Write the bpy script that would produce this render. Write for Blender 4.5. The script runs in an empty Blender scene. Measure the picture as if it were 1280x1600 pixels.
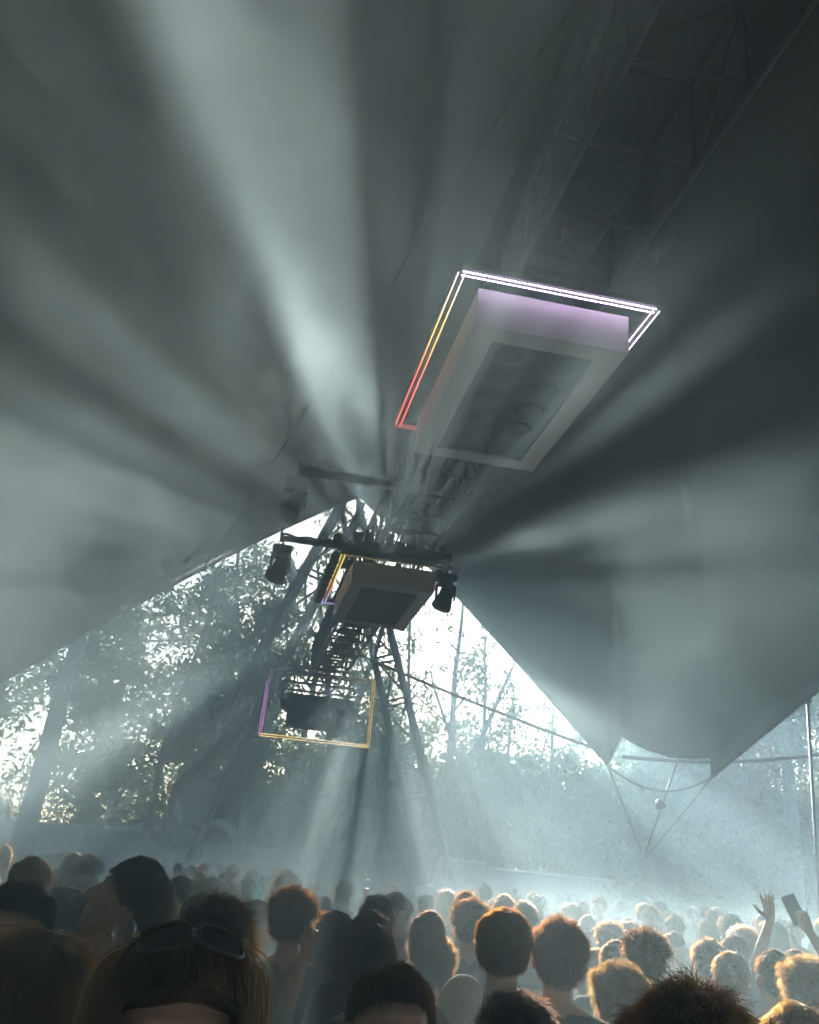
import bpy, math, random
import numpy as np
from mathutils import Vector, Matrix
R_ = math.radians
SC = bpy.context.scene
COL = SC.collection

# ------------------------------------------------------------------ camera
FPX = 1430.0
PITCH, ROLL, AZ = R_(21.95), R_(5.2), R_(-9.4)      # AZ: heading of the overhead truss
CAMZ = 1.8
Fv = Vector((0, math.cos(PITCH), math.sin(PITCH)))
_r0 = Vector((1, 0, 0)); _u0 = Vector((0, -math.sin(PITCH), math.cos(PITCH)))
Rv = math.cos(ROLL)*_r0 + math.sin(ROLL)*_u0
Uv = -math.sin(ROLL)*_r0 + math.cos(ROLL)*_u0
cam = bpy.data.cameras.new('camera'); camo = bpy.data.objects.new('camera', cam); COL.objects.link(camo)
cam.sensor_fit = 'HORIZONTAL'; cam.sensor_width = 36; cam.lens = FPX/1280*36
cam.clip_start = 0.05; cam.clip_end = 2000
m = Matrix((Rv, Uv, -Fv)).transposed().to_4x4(); m.translation = (0, 0, CAMZ)
camo.matrix_world = m
SC.camera = camo

# ------------------------------------------------------------------ sky, sun, exposure
SUN_EL, SUN_AZ = R_(17.6), R_(-0.75)
w = bpy.data.worlds.new('World'); SC.world = w; w.use_nodes = True
nt = w.node_tree; nt.nodes.clear()
sky = nt.nodes.new('ShaderNodeTexSky'); sky.sky_type = 'NISHITA'; sky.sun_disc = False
sky.sun_elevation = SUN_EL; sky.sun_rotation = SUN_AZ; sky.altitude = 50; sky.dust_density = 0.7; sky.ozone_density = 2.0
bg = nt.nodes.new('ShaderNodeBackground'); bg.inputs[1].default_value = 0.05
wo = nt.nodes.new('ShaderNodeOutputWorld')
nt.links.new(sky.outputs[0], bg.inputs[0]); nt.links.new(bg.outputs[0], wo.inputs[0])
sl = bpy.data.lights.new('sun', 'SUN'); sl.energy = 5.0; sl.angle = R_(0.5); sl.color = (1.0, 0.95, 0.86)
so = bpy.data.objects.new('sun', sl); COL.objects.link(so)
SUND = Vector((math.sin(SUN_AZ)*math.cos(SUN_EL), math.cos(SUN_AZ)*math.cos(SUN_EL), math.sin(SUN_EL)))
so.rotation_euler = SUND.to_track_quat('Z', 'Y').to_euler()
so.location = SUND*80
SC.view_settings.view_transform = 'Standard'; SC.view_settings.look = 'None'
SC.view_settings.exposure = 3.2; SC.view_settings.gamma = 1.0
HAZE_DENSITY = 0.0062
HAZE_COL = (.55, .84, 1, 1)
SMOKE_COL = (.69, .90, .96, 1)
SMOKE_DENSITY = 0.40
LOW_SMOKE = 0.011
CROWD_SMOKE = 0.022
SMOKE_SEED = (0, 0, 0)
PUFFS = [((.75, 2.7, 3.45), .2, 1.2, .30), ((.5, 4.1, 3.1), .1, 1.2, .17), ((-1.0, 2.3, 4.4), .3, 1.6, .22), ((-1.5, 3.2, 3.2), .3, 1.2, .12), ((-.3, 8.5, 1.9), .5, 2.8, .05)]   # centre, core radius, outer radius, density
HAZE_G = 0.28
SC.render.engine = 'CYCLES'
cy = SC.cycles
cy.use_denoising = True; cy.use_adaptive_sampling = True; cy.adaptive_threshold = 0.045; cy.max_bounces = 6; cy.diffuse_bounces = 2; cy.glossy_bounces = 2
cy.transmission_bounces = 3; cy.transparent_max_bounces = 16; cy.volume_bounces = 0
cy.sample_clamp_indirect = 6.0
cy.volume_step_rate = 0.4; cy.volume_max_steps = 64

# ------------------------------------------------------------------ geometry helpers
DU = Vector((math.sin(AZ), math.cos(AZ), 0)); DV = Vector((math.cos(AZ), -math.sin(AZ), 0)); DZ = Vector((0, 0, 1))
CP = Vector((0, 0, CAMZ))
def ray(x, y): return Fv + Rv*((x-640)/FPX) - Uv*((y-800)/FPX)
def at_y(x, y, Y): d = ray(x, y); return CP + d*(Y/d.y)
def T(u, v, z): return DU*u + DV*v + DZ*z            # truss-aligned coordinates

def nrm(v):
    return v/np.maximum(np.linalg.norm(v, axis=-1, keepdims=True), 1e-9)

class MB:
    def __init__(s): s.v = []; s.f = []; s.n = 0; s.smooth = True
    def add(s, vs, fs):
        vs = np.asarray([tuple(p) for p in vs], float) if not isinstance(vs, np.ndarray) else vs
        s.v.append(vs); s.f.extend([tuple(i+s.n for i in f) for f in fs]); s.n += len(vs)
    def box(s, o, ax, ay, az):
        """o centre, half-axis vectors"""
        o, ax, ay, az = map(Vector, (o, ax, ay, az))
        vs = [o+ax*i+ay*j+az*k for k in (-1, 1) for j in (-1, 1) for i in (-1, 1)]
        fs = [(0, 2, 3, 1), (4, 5, 7, 6), (0, 1, 5, 4), (2, 6, 7, 3), (0, 4, 6, 2), (1, 3, 7, 5)]
        if ax.cross(ay).dot(az) < 0: fs = [f[::-1] for f in fs]
        s.add(vs, fs)
    def tbox(s, u0, u1, v0, v1, z0, z1):
        s.box(T((u0+u1)/2, (v0+v1)/2, (z0+z1)/2), DU*(abs(u1-u0)/2), DV*(-abs(v1-v0)/2), DZ*(abs(z1-z0)/2))
    def beam(s, a, b, w_, h_, up=(0, 0, 1)):
        a, b = Vector(a), Vector(b); d = (b-a); L = d.length; d.normalize()
        x = d.cross(Vector(up))
        if x.length < 1e-3: x = d.cross(Vector((1, 0, 0)))
        x.normalize(); z = x.cross(d)
        s.box((a+b)/2, x*(w_/2), d*(L/2), z*(h_/2))
    def tube(s, pts, r, n=8, cap=True):
        pts = [Vector(p) for p in pts]; k = len(pts)
        rr = r if isinstance(r, (list, tuple, np.ndarray)) else [r]*k
        t0 = (pts[1]-pts[0]).normalized()
        ref = Vector((0, 0, 1)) if abs(t0.z) < .9 else Vector((1, 0, 0))
        x = t0.cross(ref).normalized()
        vs = []
        for i, p in enumerate(pts):
            t = (pts[min(i+1, k-1)]-pts[max(i-1, 0)]).normalized()
            x = (x - t*x.dot(t)).normalized(); y = t.cross(x)
            for j in range(n):
                a = 2*math.pi*j/n
                vs.append(p + (x*math.cos(a)+y*math.sin(a))*rr[i])
        fs = [(i*n+j, i*n+(j+1) % n, (i+1)*n+(j+1) % n, (i+1)*n+j) for i in range(k-1) for j in range(n)]
        if cap: fs += [tuple(range(n-1, -1, -1)), tuple((k-1)*n+j for j in range(n))]
        s.add(vs, fs)
    def ell(s, c, r, rot=None, nu=20, nv=12):
        c = Vector(c); vs = []
        M = rot or Matrix.Identity(3)
        for i in range(1, nv):
            th = math.pi*i/nv
            for j in range(nu):
                a = 2*math.pi*j/nu
                vs.append(c + M @ Vector((r[0]*math.sin(th)*math.cos(a), r[1]*math.sin(th)*math.sin(a), r[2]*math.cos(th))))
        vs += [c + M @ Vector((0, 0, r[2])), c + M @ Vector((0, 0, -r[2]))]
        fs = [(i*nu+j, (i+1)*nu+j, (i+1)*nu+(j+1) % nu, i*nu+(j+1) % nu) for i in range(nv-2) for j in range(nu)]
        t = (nv-1)*nu
        fs += [(t, j, (j+1) % nu) for j in range(nu)] + [(t+1, (nv-2)*nu+(j+1) % nu, (nv-2)*nu+j) for j in range(nu)]
        s.add(vs, fs)
    def cap(s, a, b, ra, rb, n=16):
        """tapered capsule"""
        a, b = Vector(a), Vector(b); d = (b-a).normalized()
        pts = []; rr = []
        for i in range(5):
            th = math.pi/2*(1-i/4)+.0001; pts.append(a - d*ra*math.sin(th)); rr.append(max(ra*math.cos(th), ra*.05))
        for i in range(5):
            th = math.pi/2*(i/4)-.0001; pts.append(b + d*rb*math.sin(th)); rr.append(max(rb*math.cos(th), rb*.05))
        s.tube(pts, rr, n)
    def lathe(s, o, axis, prof, n=24):
        axis = Vector(axis).normalized(); s.tube([Vector(o)+axis*h for r, h in prof], [r for r, h in prof], n)
    def mesh(s, name, smooth=False):
        me = bpy.data.meshes.new(name)
        v = np.concatenate(s.v) if s.v else np.zeros((0, 3))
        me.from_pydata(v.tolist(), [], s.f)
        if smooth: me.shade_smooth()
        me.update(); return me
    def build(s, name, mat, parent=None, smooth=False):
        return mk(name, s.mesh(name, smooth), mat, parent)

def mk(name, me, mat, parent=None):
    o = bpy.data.objects.new(name, me); COL.objects.link(o)
    if mat is not None: me.materials.append(mat)
    if parent is not None:
        o.parent = parent; o.matrix_parent_inverse = parent.matrix_basis.inverted()
    return o
def tag(o, label=None, cat=None, group=None, kind=None):
    if label: o['label'] = label
    if cat: o['category'] = cat
    if group: o['group'] = group
    if kind: o['kind'] = kind
    return o
def empty(name, loc, label, cat, group=None, rz=0):
    o = bpy.data.objects.new(name, None); COL.objects.link(o); o.location = loc; o.rotation_euler = (0, 0, rz)
    o.empty_display_size = .2
    return tag(o, label, cat, group)
def copy_tree(o, parent=None, src_children=None):
    c = o.copy(); COL.objects.link(c)
    if parent is not None: c.parent = parent
    for ch in list(o.children): copy_tree(ch, c)
    return c

# ------------------------------------------------------------------ materials
def mat(name, col, rough=.6, metal=0., noise=None, scale=5., bump=0., emit=None, estr=0., transl=0., spec=.5, alpha=None):
    m = bpy.data.materials.new(name); m.use_nodes = True; nt = m.node_tree; b = nt.nodes['Principled BSDF']
    b.inputs['Base Color'].default_value = (*col, 1); b.inputs['Roughness'].default_value = rough
    b.inputs['Metallic'].default_value = metal; b.inputs['Specular IOR Level'].default_value = spec
    tc = nt.nodes.new('ShaderNodeTexCoord')
    if noise:
        n = nt.nodes.new('ShaderNodeTexNoise'); n.inputs['Scale'].default_value = scale; n.inputs['Detail'].default_value = 5
        nt.links.new(tc.outputs['Object'], n.inputs[0])
        cr = nt.nodes.new('ShaderNodeValToRGB'); cr.color_ramp.elements[0].position = .3; cr.color_ramp.elements[1].position = .7
        cr.color_ramp.elements[0].color = (*col, 1); cr.color_ramp.elements[1].color = (*noise, 1)
        nt.links.new(n.outputs[0], cr.inputs[0]); nt.links.new(cr.outputs[0], b.inputs['Base Color'])
        if bump:
            bp = nt.nodes.new('ShaderNodeBump'); bp.inputs['Strength'].default_value = bump; bp.inputs['Distance'].default_value = .03
            nt.links.new(n.outputs[0], bp.inputs['Height']); nt.links.new(bp.outputs[0], b.inputs['Normal'])
    if emit: b.inputs['Emission Color'].default_value = (*emit, 1); b.inputs['Emission Strength'].default_value = estr
    if transl:
        tr = nt.nodes.new('ShaderNodeBsdfTranslucent'); tr.inputs[0].default_value = (*[min(1, c*2.2) for c in col], 1)
        mx = nt.nodes.new('ShaderNodeMixShader'); mx.inputs[0].default_value = transl
        nt.links.new(b.outputs[0], mx.inputs[1]); nt.links.new(tr.outputs[0], mx.inputs[2])
        nt.links.new(mx.outputs[0], nt.nodes['Material Output'].inputs[0])
    return m
def leafmat(name, c1, c2, transl=.45):
    m = bpy.data.materials.new(name); m.use_nodes = True; nt = m.node_tree; b = nt.nodes['Principled BSDF']
    b.inputs['Roughness'].default_value = .5
    tc = nt.nodes.new('ShaderNodeTexCoord'); n = nt.nodes.new('ShaderNodeTexNoise'); n.inputs['Scale'].default_value = 1.1; n.inputs['Detail'].default_value = 6
    nt.links.new(tc.outputs['Object'], n.inputs[0])
    cr = nt.nodes.new('ShaderNodeValToRGB'); cr.color_ramp.elements[0].position = .35; cr.color_ramp.elements[1].position = .65
    cr.color_ramp.elements[0].color = (*c1, 1); cr.color_ramp.elements[1].color = (*c2, 1)
    nt.links.new(n.outputs[0], cr.inputs[0]); nt.links.new(cr.outputs[0], b.inputs['Base Color'])
    tr = nt.nodes.new('ShaderNodeBsdfTranslucent'); nt.links.new(cr.outputs[0], tr.inputs[0])
    mx = nt.nodes.new('ShaderNodeMixShader'); mx.inputs[0].default_value = transl
    nt.links.new(b.outputs[0], mx.inputs[1]); nt.links.new(tr.outputs[0], mx.inputs[2])
    nt.links.new(mx.outputs[0], nt.nodes['Material Output'].inputs[0])
    return m
M = dict(
    ground=mat('trodden_ground', (.06, .05, .035), .9, noise=(.10, .085, .055), scale=.8, bump=.4),
    canopy=mat('canopy_fabric', (.032, .035, .036), .8, noise=(.052, .056, .056), scale=.6, bump=.15),
    rope=mat('rope', (.08, .08, .085), .8),
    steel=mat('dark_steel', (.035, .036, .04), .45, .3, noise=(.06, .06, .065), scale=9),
    alu=mat('aluminium', (.45, .46, .48), .35, .85, noise=(.32, .33, .35), scale=6),
    black=mat('black_plastic', (.02, .02, .022), .4, noise=(.035, .035, .038), scale=12),
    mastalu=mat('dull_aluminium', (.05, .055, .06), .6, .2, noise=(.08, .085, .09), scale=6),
    cover=mat('mast_cover', (.13, .14, .145), .8, noise=(.18, .19, .19), scale=2, bump=.2),
    shell=mat('lightbox_fabric', (.74, .70, .68), .6, noise=(.80, .76, .74), scale=3, bump=.05),
    panel=mat('lightbox_panel', (.012, .017, .024), .3, noise=(.02, .026, .034), scale=2),
    lens=mat('lamp_lens', (.012, .017, .024), .3),
    lensrim=mat('lamp_rim', (.018, .024, .032), .3),
    bark=mat('bark', (.07, .055, .04), .9, noise=(.13, .11, .085), scale=7, bump=.6),
    greybark=mat('grey_bark', (.12, .11, .10), .9, noise=(.2, .185, .165), scale=5, bump=.6),
    leaf=leafmat('leaves', (.05, .085, .03), (.11, .15, .055), .5),
    leaf2=leafmat('yellowing_leaves', (.055, .08, .02), (.10, .115, .035), .3),
    leaf3=leafmat('rusty_leaves', (.16, .05, .025), (.13, .10, .03)),
    tarp=mat('white_tarpaulin', (.62, .62, .60), .6, noise=(.72, .72, .70), scale=1.5, transl=.25),
    board=mat('grey_boarding', (.30, .31, .31), .8, noise=(.38, .39, .38), scale=1.2, bump=.1),
    counter=mat('dark_counter', (.08, .075, .07), .7, noise=(.12, .11, .10), scale=3),
    glass=mat('dark_glass', (.012, .012, .014), .05),
    gold=mat('brass_hinge', (.5, .4, .2), .3, .9),
    skin=mat('skin', (.42, .25, .18), .5, noise=(.50, .31, .23), scale=14, bump=.03),
    skin_b=mat('tanned_skin', (.28, .16, .10), .5, noise=(.33, .19, .13), scale=14, bump=.03),
)
def led(name, stops, strength, axis=0):
    m = bpy.data.materials.new(name); m.use_nodes = True; nt = m.node_tree; nt.nodes.clear()
    tc = nt.nodes.new('ShaderNodeTexCoord'); sp = nt.nodes.new('ShaderNodeSeparateXYZ'); nt.links.new(tc.outputs['Generated'], sp.inputs[0])
    cr = nt.nodes.new('ShaderNodeValToRGB'); e = cr.color_ramp.elements
    e[0].position, e[0].color = stops[0][0], (*stops[0][1], 1); e[1].position, e[1].color = stops[-1][0], (*stops[-1][1], 1)
    for p, c in stops[1:-1]:
        x = e.new(p); x.color = (*c, 1)
    nt.links.new(sp.outputs[axis], cr.inputs[0])
    em = nt.nodes.new('ShaderNodeEmission'); em.inputs[1].default_value = strength; nt.links.new(cr.outputs[0], em.inputs[0])
    o = nt.nodes.new('ShaderNodeOutputMaterial'); nt.links.new(em.outputs[0], o.inputs[0])
    return m

# ------------------------------------------------------------------ ground
g = MB(); N = 40
gx = np.linspace(-260, 260, N); vs = [(x, y+60, 0) for y in gx for x in gx]
g.add(vs, [(j*N+i, j*N+i+1, (j+1)*N+i+1, (j+1)*N+i) for j in range(N-1) for i in range(N-1)])
tag(g.build('ground', M['ground']), kind='structure')

# ------------------------------------------------------------------ tent canopy (fabric relaxed between its cables)
rng = np.random.default_rng(4)
def arc(a, b, n, sag):
    a, b = Vector(a), Vector(b); out = []
    for i in range(n):
        t = i/n; p = a.lerp(b, t) + Vector(sag)*4*t*(1-t); out.append(p)
    return out
APEX = at_y(562, 776, 30)
LEFT = at_y(-420, 1318, 12)
T1, T2 = at_y(950, 1196, 22), at_y(1112, 1215, 20)
SC1 = at_y(972, 1150, 22.5)
RAP = Vector((13.5, 15, 10.5))
bnd = []
bnd += arc(LEFT, APEX, 36, (0, -.1, .35))                 # left edge of the front opening
bnd += arc(APEX, T1, 26, (-.1, 0, .25))
bnd += arc(T1, SC1, 3, (0, 0, .02)) + arc(SC1, at_y(1100, 1184, 21), 8, (0, 0, -.16)) + arc(at_y(1100, 1184, 21), at_y(1124, 1180, 20.6), 1, (0, 0, 0)) + arc(at_y(1124, 1180, 20.6), T2, 3, (0, 0, .0))
bnd += arc(T2, RAP, 20, (0, 0, .1))
bnd += arc(RAP, (19, 3, 2.6), 12, (0, 0, 0))  # unseen side and rear rim from here, set low to cut sky light
bnd += arc((19, 3, 2.6), (15, -10, 2.8), 10, (-1, 0, .5))
bnd += arc((15, -10, 2.8), (9, -17, 2.8), 8, (0, 0, 0))
BACK = T(-20, 3, 5.5)  # unseen rear peak, height set to let some fill light onto the heads
bnd += arc((9, -17, 2.8), BACK, 14, (0, .8, .3)) + arc(BACK, (-9, -13, 2.8), 14, (0, .8, .3))
bnd += arc((-9, -13, 2.8), (-13, -2, 2.2), 10, (.6, 0, .3)) + arc((-13, -2, 2.2), LEFT, 12, (0, 0, 0))
NB = len(bnd); NR = 26
B = np.array([tuple(p) for p in bnd]); ctr = np.array(tuple(T(7, 3.0, 12.2)))
rings = np.array([[ctr+(b-ctr)*(k/NR) for b in B] for k in range(1, NR+1)])    # NR x NB x 3
# ridge cable from apex over the crowd to the back apex
ia = 36; ib = int(np.argmin(np.linalg.norm(B-np.array(tuple(BACK)), axis=1)))
P = rings.copy(); c = ctr.copy()
for it in range(500):
    Q = P.copy()
    inner = np.concatenate([np.repeat(c[None, None], NB, 1)[0][None], P[:-2]]) if False else None
    up = P[1:]; dn = np.concatenate([np.broadcast_to(c, (1, NB, 3)), P[:-2]])
    avg = (up + dn + np.roll(P[:-1], 1, 1) + np.roll(P[:-1], -1, 1))/4
    Q[:-1] = avg
    # keep plan positions, relax the heights only
    Q[:-1, :, :2] = rings[:-1, :, :2]
    for i in (ia, ib):
        t = np.arange(1, NR)/NR; e = B[i]
        Q[:-1, i, 2] = ctr[2] + (e[2]-ctr[2])*t - .9*4*t*(1-t)*.3
    P = Q
wr = MB()
zz = P.reshape(-1, 3)
zz[:, 2] += .05*np.sin(zz[:, 0]*1.9+zz[:, 1]*.7)*np.clip(1-np.repeat(np.arange(1, NR+1)/NR, NB)**6, 0, 1)
fs = [(k*NB+i, k*NB+(i+1) % NB, (k+1)*NB+(i+1) % NB, (k+1)*NB+i) for k in range(NR-1) for i in range(NB)]
vs = np.concatenate([zz, c[None]])
fs += [(len(zz), (i+1) % NB, i) for i in range(NB)]
wr.add(vs, fs)
canopy = empty('tent_canopy', (0, 0, 0), 'huge dark stretched fabric canopy hanging over the whole crowd', 'tent canopy')
mem = wr.build('membrane', M['canopy'], canopy, smooth=True)
sd = mem.modifiers.new('s', 'SOLIDIFY'); sd.thickness = .006
er = MB(); er.tube([tuple(b) for b in B]+[tuple(B[0])], .035, 6); er.build('edge_rope', M['rope'], canopy)
sm_ = MB()
for i in (ia//2, ia+13, ib-10, ib+8):
    sm_.tube([tuple(P[k, i]+np.array([0, 0, -.012])) for k in range(0, NR, 1)], .02, 5)
sm_.build('seam', M['canopy'], canopy)

# ------------------------------------------------------------------ lattice helper
def lattice(mb, a0, b0, a1, b1, n, r=.018, rung=True):
    """zigzag between line a0-a1 and line b0-b1"""
    for i in range(n):
        pa, pb = a0.lerp(a1, i/n), b0.lerp(b1, (i+1)/n); pa2, pb2 = a0.lerp(a1, (i+1)/n), b0.lerp(b1, i/n)
        mb.tube([pa, pb] if i % 2 == 0 else [pb2, pa2], r, 6, cap=False)
        if rung: mb.tube([pa, pb2], r, 6, cap=False)

# ------------------------------------------------------------------ overhead truss
V0, V1, Z0, Z1 = 2.07, 3.05, 7.50, 8.42
truss = empty('lighting_truss', T(10, 2.5, 7.5), 'long dark box truss running overhead between the hanging light boxes', 'truss')
UA, UB = -3.0, 29.3
for v in (V0, V1):
    for z in (Z0, Z1):
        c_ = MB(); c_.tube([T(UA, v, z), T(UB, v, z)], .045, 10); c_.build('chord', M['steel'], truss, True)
nseg = 38
for (va, za, vb, zb) in ((V0, Z0, V0, Z1), (V1, Z0, V1, Z1), (V0, Z1, V1, Z1)):
    l_ = MB(); lattice(l_, T(UA, va, za), T(UB, va, za)-T(0, va, za)+T(0, va, za), T(UA, va, za), T(UB, va, za), 1) if False else None
    lattice(l_, T(UA, va, za), T(UA, vb, zb), T(UB, va, za), T(UB, vb, zb), nseg, .022)
    l_.build('lattice', M['steel'], truss)
l_ = MB(); snake = []
for i in range(nseg+1):
    u = UA+(UB-UA)*i/nseg; snake += [T(u, V0, Z0), T(u, V1, Z0)] if i % 2 else [T(u, V1, Z0), T(u, V0, Z0)]
l_.tube(snake, .03, 6); l_.build('ladder_brace', M['steel'], truss)
# cable tray and loose cables along the truss
cb = MB(); rnd = random.Random(5)
for k in range(5):
    v = 2.2+.06*k; pts = []
    for i in range(60):
        u = 9+i*.33; pts.append(T(u, v+.05*math.sin(i*.5+k), 7.60+.05*rnd.random()-.04*math.sin(i*.9+k)))
    cb.tube(pts, .018, 5)
cb.build('cable_bundle', M['rope'], truss)
tr = MB(); tr.tbox(18.9, 28.6, 2.52, 2.56, 7.575, 7.60)
for i in range(22):
    u = 19.2+i*.42; tr.tbox(u, u+.26, 2.3, 2.8, 7.601, 7.62)
tr.build('cable_tray', M['steel'], truss)
sl_ = MB()
for i in range(30):
    u = 19.0+i*.3; sl_.tube([T(u, 1.98, 7.5), T(u+.05, 1.98, 8.4)], .02, 5)
sl_.tube([T(19, 1.98, 7.5), T(28, 1.98, 7.5)], .03, 6)
sl_.build('side_slats', M['steel'], truss)
# black hoist motors and clamps on the truss
def hoist(u, v, z, name_label):
    h = empty('chain_hoist', T(u, v, z), name_label, 'chain hoist', 'chain hoists on the overhead truss')
    b = MB(); b.tbox(u-.16, u+.16, v-.1, v+.1, z, z+.3); b.tube([T(u-.2, v, z+.15), T(u+.22, v, z+.15)], .085, 12); b.build('motor', M['black'], h, True)
    b = MB()
    for i in range(16): b.tube([T(u, v, z+.3+i*.12), T(u+.015, v+.01, z+.38+i*.12)], .012, 5)
    b.build('chain', M['steel'], h)
    b = MB(); b.tube([T(u, v, z), T(u, v, z-.08), T(u+.05, v, z-.14), T(u+.1, v, z-.08)], .014, 6); b.build('hook', M['alu'], h)
hoist(6.6, 2.3, 7.56, 'small black chain hoist just above the near light box, closest to its front')
hoist(6.6, 3.25, 7.56, 'black chain hoist at the front right corner of the near light box')

# ------------------------------------------------------------------ light boxes
def lightbox(u0, label, bright):
    v0, v1, zb, zt = 1.68, 3.23, 6.80, 7.20; u1 = u0+2.96
    t = empty('light_box', T((u0+u1)/2, (v0+v1)/2, zb), label, 'light box', 'light boxes hung under the truss')
    s = MB(); th = .02
    s.tbox(u0, u0+th, v0, v1, zb, zt); s.tbox(u1-th, u1, v0, v1, zb, zt)
    s.tbox(u0+th, u1-th, v0, v0+th, zb, zt); s.tbox(u0+th, u1-th, v1-th, v1, zb, zt)
    s.tbox(u0+th, u1-th, v0+th, v1-th, zt-.02, zt-.003)
    s.build('shell', M['shell'], t)
    b = MB(); m_ = .235
    b.tbox(u0, u1, v0, v0+m_, zb-.02, zb-.001); b.tbox(u0, u1, v1-m_, v1, zb-.02, zb-.001)
    b.tbox(u0, u0+m_, v0+m_, v1-m_, zb-.02, zb-.001); b.tbox(u1-m_, u1, v0+m_, v1-m_, zb-.02, zb-.001)
    b.build('bottom_border', M['shell'], t)
    p = MB(); p.tbox(u0+m_, u1-m_, v0+m_, v1-m_, zb+.03, zb+.05); p.build('diffuser_panel', M['panel'], t)
    for i in range(4):
        for j in range(2):
            cu, cv = u0+.5+i*.46+(.1 if j else 0), (v0+v1)/2-.26+j*.52
            l = MB(); l.lathe(T(cu, cv, zb+.03), (0, 0, -1), [(.19, 0), (.193, .002), (.19, .006), (.175, .008)], 28)
            ln = l.build('lamp', M['lensrim'], t, True)
            l = MB(); l.lathe(T(cu, cv, zb+.03), (0, 0, -1), [(.165, .0085), (.12, .011), (.05, .013), (.02, .014)], 28); l.build('lens', M['lens'], ln, True)
    # led strip tubes on a rectangular frame around the top
    lu0, lu1, lv0, lv1, lz = u0-.15, u0+3.17, 1.47, 3.455, 7.22
    fr = MB()
    for (a, b_) in (((lu0, lv0), (lu0, lv1)), ((lu0, lv1), (lu1, lv1)), ((lu1, lv1), (lu1, lv0)), ((lu1, lv0), (lu0, lv0))):
        fr.beam(T(*a, lz+.05), T(*b_, lz+.05), .11, .06)
    fr.build('strip_frame', M['black'], t)
    W, P_, Y_, O_, RD, VI = (1, .86, .95), (.95, .6, .9), (1, .72, .2), (1, .4, .1), (.9, .13, .10), (.55, .45, 1)
    k = bright
    def strip(a, b_, mt, dots=False):
        for q in (-1, 1):
            s = MB(); A, B_ = T(*a, lz), T(*b_, lz); d = (B_-A).normalized(); sd = d.cross(DZ)*(.032*q)
            A, B_ = A+sd, B_+sd
            if dots:
                n = 62
                for i in range(n):
                    c0 = A.lerp(B_, (i+.2)/n); c1 = A.lerp(B_, (i+.62)/n); s.tube([c0, c1], .0075, 6)
            else: s.tube([A, B_], .006 if bright > 1 else .012, 6)
            s.build('led_strip', mt, t)
    strip((lu0, lv0), (lu0, lv1), led('led_front', [(0, (.8, .62, 1) if k > 1 else Y_), (.5, (.8, .6, 1) if k > 1 else (.5, .42, .15)), (1, (.85, .6, 1) if k > 1 else (.12, .1, .08))], 3.6 if k > 1 else .12), True)
    strip((lu0, lv0), (lu1, lv0), led('led_left', [(0, W if k > 1 else Y_), (.25, Y_), (.45, O_ if k > 1 else Y_), (.6, RD if k > 1 else O_), (1, RD if k > 1 else VI)], .6 if k > 1 else .4, 1))
    strip((lu0, lv1), (lu1, lv1), led('led_right', [(0, W), (.4, P_), (1, VI)], .9 if k > 1 else .08, 1))
    strip((lu1, lv0), (lu1, lv1), led('led_back', [(0, RD if k > 1 else VI), (1, (.3, .06, .06))], .2))
    # drop rods up to the truss
    r = MB()
    for uu in (u0+.4, u1-.4):
        for vv in (V0, V1): r.tube([T(uu, vv, zt), T(uu, vv, Z0)], .02, 6)
    r.build('hanger', M['steel'], t)
    return t
lightbox(7.25, 'nearest big grey light box with a glowing pink and red strip around it', 2)
lightbox(15.95, 'farther small grey light box with dim yellow strip, seen against the sky', 1)

# dark rigging frame and clutter over the farther box
rf = empty('rigging_frame', T(15.9, 2.4, 7.3), 'dark tangle of rigging beams directly above the farther light box', 'rigging')
b = MB(); b.tbox(15.55, 15.75, 1.35, 3.45, 7.27, 7.46); b.tbox(16.7, 16.85, 1.5, 3.4, 7.3, 7.44); b.tbox(15.75, 16.7, 1.46, 1.6, 7.3, 7.42); b.tbox(15.75, 16.7, 3.3, 3.42, 7.3, 7.42)
b.build('beam', M['black'], rf)
b = MB(); rnd = random.Random(11)
for i in range(9):
    v = 1.6+i*.2; h = .12+.16*rnd.random(); b.tbox(15.6+.1*rnd.random(), 15.9, v, v+.13+.06*rnd.random(), 7.462, 7.462+h)
b.build('clamp', M['black'], rf)
b = MB(); b.ell(T(15.6, 1.36, 7.42), (.14, .14, .14), nu=14, nv=10); b.build('motor', M['black'], rf, True)
b = MB()
for i in range(7):
    pts = [T(15.7+.1*i, 1.7+.22*i, 7.5), T(15.8+.1*i, 1.8+.2*i, 7.78), T(16+.1*i, 1.95+.19*i, 7.72), T(16.2+.1*i, 2.0+.17*i, 7.52)]
    b.tube(pts, .014, 5); b.build('cable_loop', M['rope'], rf); b = MB()
for i in range(10):
    u = 16+i*.33; b.tbox(u, u+.1+.1*rnd.random(), 1.28, 1.42, 7.1+.1*rnd.random(), 7.32)
b.tbox(16, 19.3, 1.33, 1.37, 7.321, 7.35)
b.build('cable_tie_bar', M['rope'], rf)

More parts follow.
